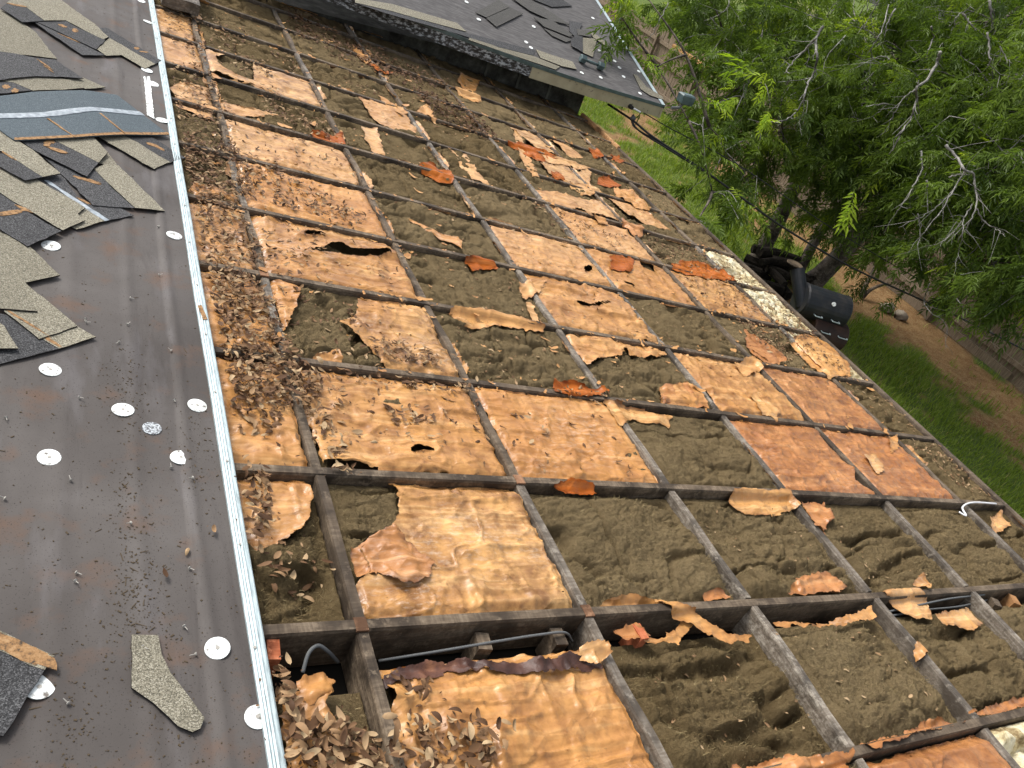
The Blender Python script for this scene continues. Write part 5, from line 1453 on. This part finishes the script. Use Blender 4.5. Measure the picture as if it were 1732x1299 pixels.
def blades(n, xr, yr, hmin, hmax, wd, dens=1.0):
    x = rng.uniform(*xr, n); y = rng.uniform(*yr, n)
    keep = rng.random(n) < np.clip(gmask(x, y) * 1.3 - 0.35, 0, 1) * dens
    x = x[keep]; y = y[keep]; k = len(x)
    z = 0.03 * fbm(x * 0.8, y * 0.8, 83, 4) - 0.025
    h = rng.uniform(hmin, hmax, k) * (0.6 + 0.8 * vn(x * 2, y * 2, 84)); a = rng.uniform(0, 6.283, k); ln = rng.uniform(0.2, 0.9, k) * h
    dx, dy = np.cos(a), np.sin(a)
    b1 = np.stack([x - dy * wd, y + dx * wd, z], 1); b2 = np.stack([x + dy * wd, y - dx * wd, z], 1)
    m1 = np.stack([x + dx * ln * .3 - dy * wd * .7, y + dy * ln * .3 + dx * wd * .7, z + h * .6], 1); m2 = np.stack([x + dx * ln * .3 + dy * wd * .7, y + dy * ln * .3 - dx * wd * .7, z + h * .6], 1)
    t_ = np.stack([x + dx * ln, y + dy * ln, z + h], 1)
    V = np.stack([b1, b2, m1, m2, t_], 1).reshape(-1, 3)
    i = np.arange(k)[:, None] * 5
    F = np.concatenate([i + np.array([[0, 1, 3]]), i + np.array([[0, 3, 2]]), i + np.array([[2, 3, 4]])])
    return V, F, np.repeat(np.clip(rng.normal(.5, .22, k), 0, 1), 5)
Va, Fa, Aa = blades(190000, (4.6, 14.0), (2.0, 23.0), .05, .15, .006)
Vb, Fb, Ab = blades(22000, (14.3, 26.0), (8.0, 40.0), .12, .3, .014)
solo('grass', np.vstack([Va, Vb]), np.vstack([Fa, Fb + len(Va)]), M['grass_blade'], 'patchy green grass growing in the red dirt of the yard', 'grass', roof=False, attr={'rnd': np.concatenate([Aa, Ab])}, kind='stuff')

# fence
XF = 14.1
fence = thing('wooden_fence', 'weathered vertical board fence along the back of the yard', 'fence', (XF, 14, 0), roof=False)
pk = []
for v in range(6):
    h = 1.72 + 0.035 * v; w = 0.066
    V = np.array([(-.008, -w, 0.02), (.008, -w, 0.02), (.008, w, 0.02), (-.008, w, 0.02), (-.008, -w, h - .03), (.008, -w, h - .03), (.008, w, h - .03), (-.008, w, h - .03), (-.008, -w + .03, h), (.008, -w + .03, h), (.008, w - .03, h), (-.008, w - .03, h)], float)
    F = [(3, 2, 1, 0), (8, 9, 10, 11)]
    for k in range(2):
        for i in range(4):
            j = (i + 1) % 4; F.append((4 * k + i, 4 * k + j, 4 * k + 4 + j, 4 * k + 4 + i))
    m = fast_mesh('picket', V, np.array(F), False); m.materials.append(M['fence_wood']); pk.append(m)
y = 3.0
while y < 31:
    o = bpy.data.objects.new('picket', random.choice(pk)); COL.objects.link(o); o.parent = fence
    o.location = (0.018 + random.uniform(-.004, .004), y - 14, random.uniform(-.03, .03)); o.rotation_euler = (random.gauss(0, .008), 0, random.gauss(0, .02))
    y += 0.143 + random.uniform(0, .008)
for z in (0.28, 1.05, 1.5):
    part('fence_rail', box(XF - .045, XF + .0075, 3, 31, z, z + .09), BOXF, M['fence_wood'], fence)
for y in np.arange(5.6, 31, 2.45):
    part('fence_post', box(XF - .14, XF - .047, y - .045, y + .045, 0, 1.7), BOXF, M['fence_wood'], fence)
for y in np.arange(3.5, 31, 5): part('kick_board', box(XF - .03, XF + .0, y - 2.4, y + 2.4, 0.0, .16), BOXF, M['fence_wood'], fence)
lb = wp(1168, 96, 21.0)
V, F = mitred(-.04, .04, -.9, .9, -.04, .04, 66, 'y')
solo('leaning_plank', V + lb, F, M['timber_new'], 'pale fresh plank leaning along the top of the fence', 'plank', roof=False)

# smoker
sm0 = wz(1352, 505, 1.0); sm1 = wz(1424, 528, 1.0)
axd = sm1 - sm0; Ls = np.linalg.norm(axd); axd /= Ls
smk = thing('barrel_smoker', 'black barrel smoker grill with a rusty firebox beside the tree trunks', 'smoker', (*(sm0 + sm1)[:2] / 2, 0), roof=False)
RB = 0.24
V, F = tube([sm0, sm0 + axd * .02, sm1 - axd * .02, sm1], [RB * .96, RB, RB, RB * .95], 28); barrel = part('barrel', V, F, M['smoker_black'], smk)
V, F = tube([sm1 - axd * .03, sm1 - axd * .01, sm1 + axd * .006], [RB * 1.02, RB * 1.03, RB * 1.0], 28, False); part('end_rim', V, F, M['smoker_black'], barrel)
V, F = tube([sm0 + axd * .005, sm0 + axd * .02, sm0 + axd * .04], [RB * 1.0, RB * 1.03, RB * 1.02], 28, False); part('end_rim', V, F, M['smoker_black'], barrel)
side = np.cross(axd, np.array([0, 0, 1.])); side /= np.linalg.norm(side)
if np.dot(side, CAMW - sm0) < 0: side = -side
g = sm0 * .45 + sm1 * .55 + side * RB * .85 + np.array([0, 0, RB * .62]); V, F = disc((0, 0, 0), 0.03, 0.015, 14)
tr_ = Vector(side * .8 + np.array([0, 0, .6])).to_track_quat('Z', 'Y').to_matrix(); V = V @ np.array(tr_).T + g; part('thermometer', V, F, M['plate_white'], barrel)
for u in (.35, .75):
    h0 = sm0 * (1 - u) + sm1 * u + side * (RB + .0) + np.array([0, 0, -.06])
    V, F = tube([h0 - axd * .06, h0 - axd * .055 + side * .05, h0 + axd * .055 + side * .05, h0 + axd * .06], .009, 6); part('handle', V, F, M['galvanised'], barrel)
f0 = sm1 - axd * .42 + np.array([0, 0, -.33]) + side * .12; f1 = sm1 + axd * .13 + np.array([0, 0, -.33]) + side * .12
V, F = tube([f0, f0 + axd * .02, f1 - axd * .02, f1], [.21, .22, .22, .205], 26); fbx = part('firebox', V, F, M['smoker_rust'], smk)
for u in (.3, .8):
    h0 = f0 * (1 - u) + f1 * u + side * .2 + np.array([0, 0, .10])
    V, F = tube([h0 - axd * .07, h0 - axd * .065 + side * .04, h0 + axd * .065 + side * .04, h0 + axd * .07], .008, 6); part('handle', V, F, M['galvanised'], fbx)
ch0 = sm0 + axd * .02 + np.array([0, 0, .02]); ch1 = wp(1348, 455, np.dot(RC[2], to_roof(ch0) - CAMR))
V, F = tube([ch0 - (ch1 - ch0) * .3, ch0, ch1], [.10, .10, .10], 18); chim = part('chimney', V, F, M['smoker_black'], smk)
V, F = disc((0, 0, 0), .12, .012, 16); V = V + wp(1344, 447, np.dot(RC[2], to_roof(ch1) - CAMR)); part('chimney_cap', V, F, M['timber'], chim)
for u in (.1, .9):
    for s_ in (-1, 1):
        q = sm0 * (1 - u) + sm1 * u + side * s_ * .16
        V, F = tube([q + np.array([0, 0, -.16]), (q[0] + side[0] * s_ * .05, q[1] + side[1] * s_ * .05, 0.0)], .02, 6); part('leg', V, F, M['smoker_rust'], smk)

# firewood
wz0 = wz(1318, 460, .15)
for i in range(26):
    lay = i // 10; L = random.uniform(.35, .6); r_ = random.uniform(.06, .11)
    cx = wz0[0] + random.uniform(-.75, .75) * (1 - lay * .25); cy = wz0[1] + random.uniform(-.6, .6) * (1 - lay * .25); cz = r_ + lay * .15
    an = random.uniform(0, 3.14); d = np.array([math.cos(an), math.sin(an), random.uniform(-.15, .15)]) * L / 2
    V, F = tube([np.array([cx, cy, cz]) - d, (cx, cy, cz + .01), np.array([cx, cy, cz]) + d], [r_, r_ * 1.04, r_ * .96], 10)
    solo('firewood_log', V, F, M['log_shaded'], 'dark log coloured for deep shade, heaped behind the smoker between the trunks', 'log', 'logs in the dark firewood heap', roof=False)
# sapling and stones
sap = thing('sapling', 'bare forked sapling stem in the red dirt before the fence', 'sapling', tuple(wz(1457, 503, 0)), roof=False)
dpt = 15.4
V, F = tube(smooth_path([wz(1457, 503, 0), wp(1463, 485, dpt), wp(1474, 465, dpt), wp(1486, 440, dpt)], 14), np.linspace(.05, .03, 13), 8); part('stem', V, F, M['timber'], sap, smooth=True)
V, F = tube(smooth_path([wz(1459, 503, 0), wp(1470, 492, dpt), wp(1485, 484, dpt), wp(1502, 479, dpt)], 14), np.linspace(.045, .025, 13), 8); part('stem', V, F, M['timber'], sap, smooth=True)
for q, s_, lab in (((1498, 524), .16, 'pale stone in the dirt, left of the other pale stone'), ((1520, 537), .13, 'pale stone in the dirt, right of the other pale stone')):
    c = wz(*q, 0); V, F = tube([(c[0] - s_, c[1], .03), (c[0] - s_ * .5, c[1], .05), (c[0] + s_ * .5, c[1], .06), (c[0] + s_, c[1], .03)], [s_ * .3, s_ * .7, s_ * .75, s_ * .25], 8)
    V += rng.normal(0, .02, V.shape); solo('stone', V, F, M['stone'], lab, 'stone', roof=False, smooth=True)

# ================================================================== TREES
def compound_leaf(seed):
    """pinnate leaf along +x, unit length, leaflets a little uneven"""
    rs = np.random.default_rng(seed)
    V = []; F = []
    def leaflet(b, ang, L, w, drop):
        d = np.array([math.cos(ang), math.sin(ang), -drop]); d /= np.linalg.norm(d)
        s = np.array([-math.sin(ang), math.cos(ang), 0.0]); n0 = len(V)
        b = np.array(b); m = b + d * L * .42
        V.extend([b, m + s * w + np.array([0, 0, .02]), b + d * L - np.array([0, 0, .16 * L]), m - s * w + np.array([0, 0, .02])])
        F.append((n0, n0 + 2, n0 + 1)); F.append((n0, n0 + 3, n0 + 2))
    for i in range(5):
        t = .16 + .165 * i; z = -0.22 * t * t
        for sg in (-1, 1):
            leaflet((t + rs.uniform(-.04, .04), 0, z), sg * (0.95 - .05 * i) + rs.normal(0, .22), .40 * rs.uniform(.7, 1.15), .046, .35 + rs.normal(0, .3))
    leaflet((.95, 0, -.2), rs.normal(0, .2), .42, .048, .3)
    n0 = len(V); V.extend([np.array((0, .006, 0)), np.array((0, -.006, 0)), np.array((.97, 0, -.2))]); F.append((n0, n0 + 1, n0 + 2))
    return np.array(V), np.array(F)
CL = [compound_leaf(k) for k in range(8)]
CLF = CL[0][1]
def rotmats(d, roll):
    """frames with x along d"""
    d = d / (np.linalg.norm(d, axis=1)[:, None] + 1e-9)
    up = np.tile(np.array([[0, 0, 1.0]]), (len(d), 1))
    y = np.cross(up, d); y /= np.linalg.norm(y, axis=1)[:, None] + 1e-6
    z = np.cross(d, y)
    c, s = np.cos(roll)[:, None], np.sin(roll)[:, None]
    return np.stack([d, y * c + z * s, -y * s + z * c], 2)
def leaves_mesh(P, D, S, tone):
    Rm = rotmats(D, rng.normal(0, .5, len(P)))
    CV = np.stack([c[0] for c in CL])[rng.integers(0, len(CL), len(P))]
    V = np.einsum('nij,nkj->nki', Rm, CV) * S[:, None, None] + P[:, None, :]
    k = CV.shape[1]
    F = (CLF[None] + (np.arange(len(P)) * k)[:, None, None]).reshape(-1, 3)
    tn = np.clip(tone[:, None] + rng.normal(0, .05, (len(P), k)) * 0, 0, 1)
    return V.reshape(-1, 3), F, tn.ravel()
def crown_points(blobs, per, size):
    Ps = []; Ds = []; Ts = []; tips = []
    for (c, r) in blobs:
        nt = max(3, int(34 * r * r * per))
        d = rng.normal(size=(nt, 3)); d /= np.linalg.norm(d, axis=1)[:, None]
        rad = r * (rng.random(nt) ** 0.45)
        P0 = c + d * rad[:, None] * np.array([1, 1, .85])
        tw = d * .5 + rng.normal(0, .35, (nt, 3)) + np.array([0, 0, -.35]); tw /= np.linalg.norm(tw, axis=1)[:, None]
        tips.append((c, P0, tw))
        bt = np.clip(rng.normal(.42, .20, nt), 0, 1)
        bt = np.where(rng.random(nt) < .045, rng.uniform(.9, 1.0, nt), np.minimum(bt, .9))
        for j in range(11):
            u = rng.uniform(0, 1, nt)
            P = P0 + tw * (u * .42)[:, None]
            dd = tw * .6 + rng.normal(0, .6, (nt, 3)); dd[:, 2] = dd[:, 2] * .6 - .35
            Ps.append(P); Ds.append(dd); Ts.append(np.clip(bt + rng.normal(0, .10, nt), 0, 1))
    P = np.concatenate(Ps); D = np.concatenate(Ds); T = np.concatenate(Ts)
    S_ = size * rng.uniform(.75, 1.25, len(P))
    return P, D, S_, T, tips
def tree(name, label, trunk_pts, trunk_r, blobs_px, per=1.0, size=.27, dead=(), mat='green_leaf', extra_trunks=(), cat='tree', bright=()):
    base = np.array(trunk_pts[0]); root = thing(name, label, cat, (base[0], base[1], 0), roof=False)
    P = smooth_path(trunk_pts, 26); rad = np.linspace(trunk_r, trunk_r * .45, len(P)); rad[:3] *= (1.35, 1.15, 1.05)
    V, F = tube(P, rad, 14); V += rng.normal(0, .004, V.shape); part('trunk', V, F, M['bark'], root, smooth=True)
    for tp, tr2 in extra_trunks:
        Q = smooth_path(tp, 20); V, F = tube(Q, np.linspace(tr2, tr2 * .5, len(Q)), 12); part('trunk', V, F, M['bark'], root, smooth=True)
    blobs = [(wp(x, y, t), r) for x, y, t, r in blobs_px]
    top = P[-1]
    nodes = [P[k] for k in range(len(P) // 2, len(P))]
    bl = []; lim = []
    for c, r in sorted(blobs, key=lambda b: np.linalg.norm(b[0] - top)):
        s = min(nodes, key=lambda q: np.linalg.norm(q - c) + max(0, q[2] - c[2]) * .5)
        L = np.linalg.norm(c - s); mid = (s + c) / 2 + rng.normal(0, .035, 3) * L + np.array([0, 0, .05]) * L
        Q = smooth_path([s, mid, c], 12)
        lim.append(tube(Q, np.linspace(min(.045, .010 + .009 * L), .008, len(Q)), 6)); nodes += [c, mid]
    Pl, D, S_, T, tips = crown_points(blobs, per, size)
    for c, P0, tw in tips:
        for k in range(0, len(P0), 3):
            mid = (c + P0[k]) / 2 + rng.normal(0, .06, 3)
            bl.append(tube(smooth_path([c, mid, P0[k], P0[k] + tw[k] * .4], 7), np.linspace(.010, .003, 7), 4, False))
    V, F = join(lim); part('limbs', V, F, M['bark'], root, smooth=True)
    V, F = join(bl); tag(part('twigs', V, F, M['branch_grey'], root, smooth=True), kind='stuff')
    V, F, A = leaves_mesh(Pl, D, S_, T); part('crown', V, F, M[mat], root, attr={'rnd': A})
    for pts, t, r in dead:
        Q = smooth_path([wp(x, y, t + rng.normal(0, .10)) for x, y in pts], 5 * len(pts)); Q[1:-1] += rng.normal(0, .006, (len(Q) - 2, 3))
        r *= .66; tb = [tube(Q, np.linspace(r, r * .30, len(Q)), 6)]
        for kk in range(2, len(Q) - 1, 3):
            dq = (Q[kk + 1] - Q[kk - 1]); dq /= np.linalg.norm(dq) + 1e-9
            sd_ = dq * .7 + rng.normal(0, .55, 3); L_ = rng.uniform(.10, .32)
            e1 = Q[kk] + sd_ * L_ * .5; e2 = e1 + (sd_ + rng.normal(0, .4, 3)) * L_ * .5
            tb.append(tube([Q[kk], e1, e2], [r * .38, r * .25, r * .12], 4, False))
        V, F = join(tb); part('bare_branch', V, F, M['branch_grey'], root, smooth=True)
    for (x0, y0, x1, y1, t, n) in bright:
        a = wp(x0, y0, t); b = wp(x1, y1, t - .15); n = n * 2
        ps = a + (b - a) * rng.uniform(0, .55, (n, 1)) + rng.normal(0, .02, (n, 3)); dd = (b - a) + rng.normal(0, .10 * (n > 1), (n, 3)); ss = np.full(n, np.linalg.norm(b - a)) * rng.uniform(.42, .62, n)
        V, F, A = leaves_mesh(ps, dd, ss, rng.random(n)); part('bright_sprig', V, F, M['bright_leaf'], root, attr={'rnd': A})
    return root

t1 = wz(1278, 445, 0)
tree('pecan_tree', 'leafy tree with a single leaning trunk right beside the eave', [t1, t1 + np.array([.05, .1, 1.2]), t1 + np.array([.1, .35, 2.4]), t1 + np.array([-.1, .4, 3.4])], .15,
     [(1052, 30, 9.3, .08), (1098, 0, 10.5, .25), (1112, 112, 9.8, .10), (1185, -20, 12.5, .5), (1165, 205, 9.6, .24), (1225, 105, 12.5, .35), (1200, 215, 10.5, .3), (1225, 60, 12.8, .9), (1215, 175, 12, .65), (1265, 140, 12, .9), (1290, 40, 13, 1.0), (1225, 255, 11, .55), (1285, 230, 12, .85), (1260, 310, 11.5, .5), (1205, 325, 9.6, .36), (1180, 372, 8.6, .2), (1320, 170, 12, .9), (1330, 290, 12.4, .6)],
     1.0, .26,
     [([(1392, 45), (1380, 68), (1382, 98), (1378, 120), (1365, 145), (1360, 165), (1345, 190), (1325, 205), (1310, 207)], 10.6, .030), ([(1381, 64), (1362, 84), (1342, 104), (1326, 124)], 10.7, .028), ([(1130, 5), (1112, 42), (1097, 66), (1068, 88)], 9.8, .011), ([(1235, 0), (1225, 20), (1190, 36)], 10.6, .012), ([(1360, 190), (1352, 205), (1356, 230)], 10.6, .008), ([(1430, 60), (1400, 95), (1390, 130)], 11.2, .012)],
     bright=[(1300, 132, 1226, 97, 9.9, 2), (1245, 150, 1218, 140, 10.2, 2), (1250, 165, 1228, 185, 9.9, 4), (1300, 190, 1288, 215, 9.7, 8), (1302, 120, 1296, 160, 9.9, 2), (1170, 168, 1235, 180, 9.6, 2), (1085, 95, 1120, 115, 9.6, 2), (1445, 312, 1438, 395, 10.2, 2)])
t2 = wz(1362, 490, 0)
t3 = wz(1345, 470, 0)
tree('pecan_tree', 'leafy tree with a thick trunk forking behind the black smoker', [t2, t2 + np.array([.25, -.1, 1.0]), t2 + np.array([.5, .0, 2.2]), t2 + np.array([.55, .1, 3.4])], .19,
     [(1390, 60, 13, 1.1), (1375, 170, 12.6, .9), (1400, 265, 12.6, .85), (1370, 345, 13.2, .45), (1450, 40, 13, 1.2), (1460, 150, 12.2, 1.1), (1470, 260, 12, 1.0), (1440, 345, 12.8, .6), (1500, 355, 12, .7), (1505, 430, 12.4, .45), (1530, 90, 12.4, 1.1), (1540, 220, 11.6, 1.0)],
     1.0, .26,
     [([(1590, 88), (1585, 105), (1566, 135), (1550, 150), (1550, 165), (1546, 185), (1540, 200), (1525, 225), (1503, 262)], 9.9, .032), ([(1550, 149), (1530, 165), (1516, 185), (1505, 205), (1502, 222)], 9.9, .012), ([(1503, 8), (1490, 55), (1475, 80), (1475, 95), (1486, 107), (1505, 108)], 10.2, .012), ([(1515, 15), (1500, 40), (1497, 62)], 10.4, .018), ([(1487, 0), (1470, 30), (1450, 58)], 10.6, .012), ([(1505, 100), (1490, 95), (1470, 104), (1435, 120)], 10.6, .01), ([(1465, 180), (1500, 175), (1470, 200), (1440, 198)], 10.4, .009), ([(1575, 45), (1578, 62), (1570, 85), (1560, 108)], 10.6, .022)],
     extra_trunks=[([t3, t3 + np.array([.3, .3, 1.0]), t3 + np.array([.7, .5, 2.2])], .11)])
tc = np.array([13.0, 1.6, 0.0])
tree('willowy_tree', 'drooping tree with bare grey twigs filling the right border', [tc, tc + np.array([-.2, .3, 1.6]), tc + np.array([-.6, 1.0, 3.0]), tc + np.array([-1.2, 1.8, 4.0])], .17,
     [(1610, 40, 11.8, 1.1), (1690, 40, 11, 1.1), (1600, 150, 11, 1.0), (1680, 150, 10.4, 1.1), (1760, 100, 10.4, 1.1), (1560, 300, 11.4, .8), (1620, 265, 10.6, .85), (1700, 260, 9.8, .95), (1760, 250, 9.6, 1.0), (1570, 390, 11.2, .65), (1640, 380, 10.2, .75), (1710, 370, 9.5, .85), (1770, 370, 9.4, .9), (1560, 440, 11.6, .4), (1620, 440, 10.6, .5), (1680, 445, 10, .6), (1745, 465, 9.4, .6), (1640, 480, 10.8, .2), (1745, 520, 9.6, .26), (1700, -10, 13, 1.2), (1780, 0, 12, 1.2), (1790, 180, 10.5, 1.1)],
     1.0, .25,
     [([(1673, 0), (1677, 25), (1678, 48)], 9.3, .026), ([(1630, 22), (1640, 36), (1652, 52)], 9.6, .02), ([(1600, 245), (1618, 265), (1632, 288), (1645, 295), (1650, 320), (1653, 345), (1640, 375), (1620, 410)], 8.9, .026), ([(1632, 288), (1605, 335), (1590, 360), (1565, 390), (1555, 402), (1553, 420)], 9.0, .014), ([(1605, 300), (1625, 296), (1640, 295)], 8.9, .014), ([(1645, 345), (1630, 370), (1610, 395), (1590, 410), (1568, 418)], 9.0, .012), ([(1655, 360), (1668, 378), (1685, 388), (1700, 400)], 8.9, .014), ([(1558, 255), (1560, 285), (1545, 315), (1530, 340), (1512, 365)], 9.6, .018), ([(1567, 305), (1568, 335), (1570, 360)], 9.4, .016), ([(1615, 320), (1590, 345), (1560, 365), (1520, 385)], 9.4, .012), ([(1618, 505), (1635, 525), (1655, 540), (1680, 562)], 9.7, .012), ([(1572, 480), (1563, 510), (1576, 530), (1600, 548), (1600, 590)], 9.9, .011), ([(1670, 55), (1675, 100), (1670, 112)], 9.3, .02), ([(1692, 78), (1700, 95), (1712, 107)], 9.2, .012), ([(1630, 370), (1628, 395), (1622, 425), (1615, 450)], 9.0, .010), ([(1735, 120), (1725, 135), (1720, 122)], 9.2, .01), ([(1628, 20), (1615, 32), (1614, 48)], 9.6, .01), ([(1552, 362), (1558, 382), (1553, 415)], 9.4, .012)])
# bushes beyond the fence and vines on it
for i, (lab, bl) in enumerate([
    ('dense dark bush beyond the fence behind the forked trunk', [(1330, 100, 21, 1.5), (1400, 200, 18.5, 1.2), (1290, 20, 22, 1.5)]),
    ('dense dark bush beyond the fence at the top right', [(1640, -10, 20, 1.8), (1740, 20, 18, 1.8), (1480, 60, 20, 1.8), (1560, 160, 17.5, 1.5), (1500, 260, 16.5, 1.0)]),
    ('dense dark bush beyond the fence at the right border', [(1650, 120, 17, 1.7), (1720, 260, 15.5, 1.5), (1640, 330, 15, .9), (1720, 420, 13.5, .9)]),
    ('low bright bush beyond the fence above the wing corner', [(1140, 15, 25, 1.0), (1215, 70, 22.5, .7)])]):
    c = wp(*bl[0][:3]); base = np.array([c[0], c[1], 0.0])
    tree('bush', lab, [base, base + np.array([.1, 0, .5]), base + np.array([0, .1, 1.2])], .05, bl, .55, .36, mat='shrub_leaf', cat='bush')
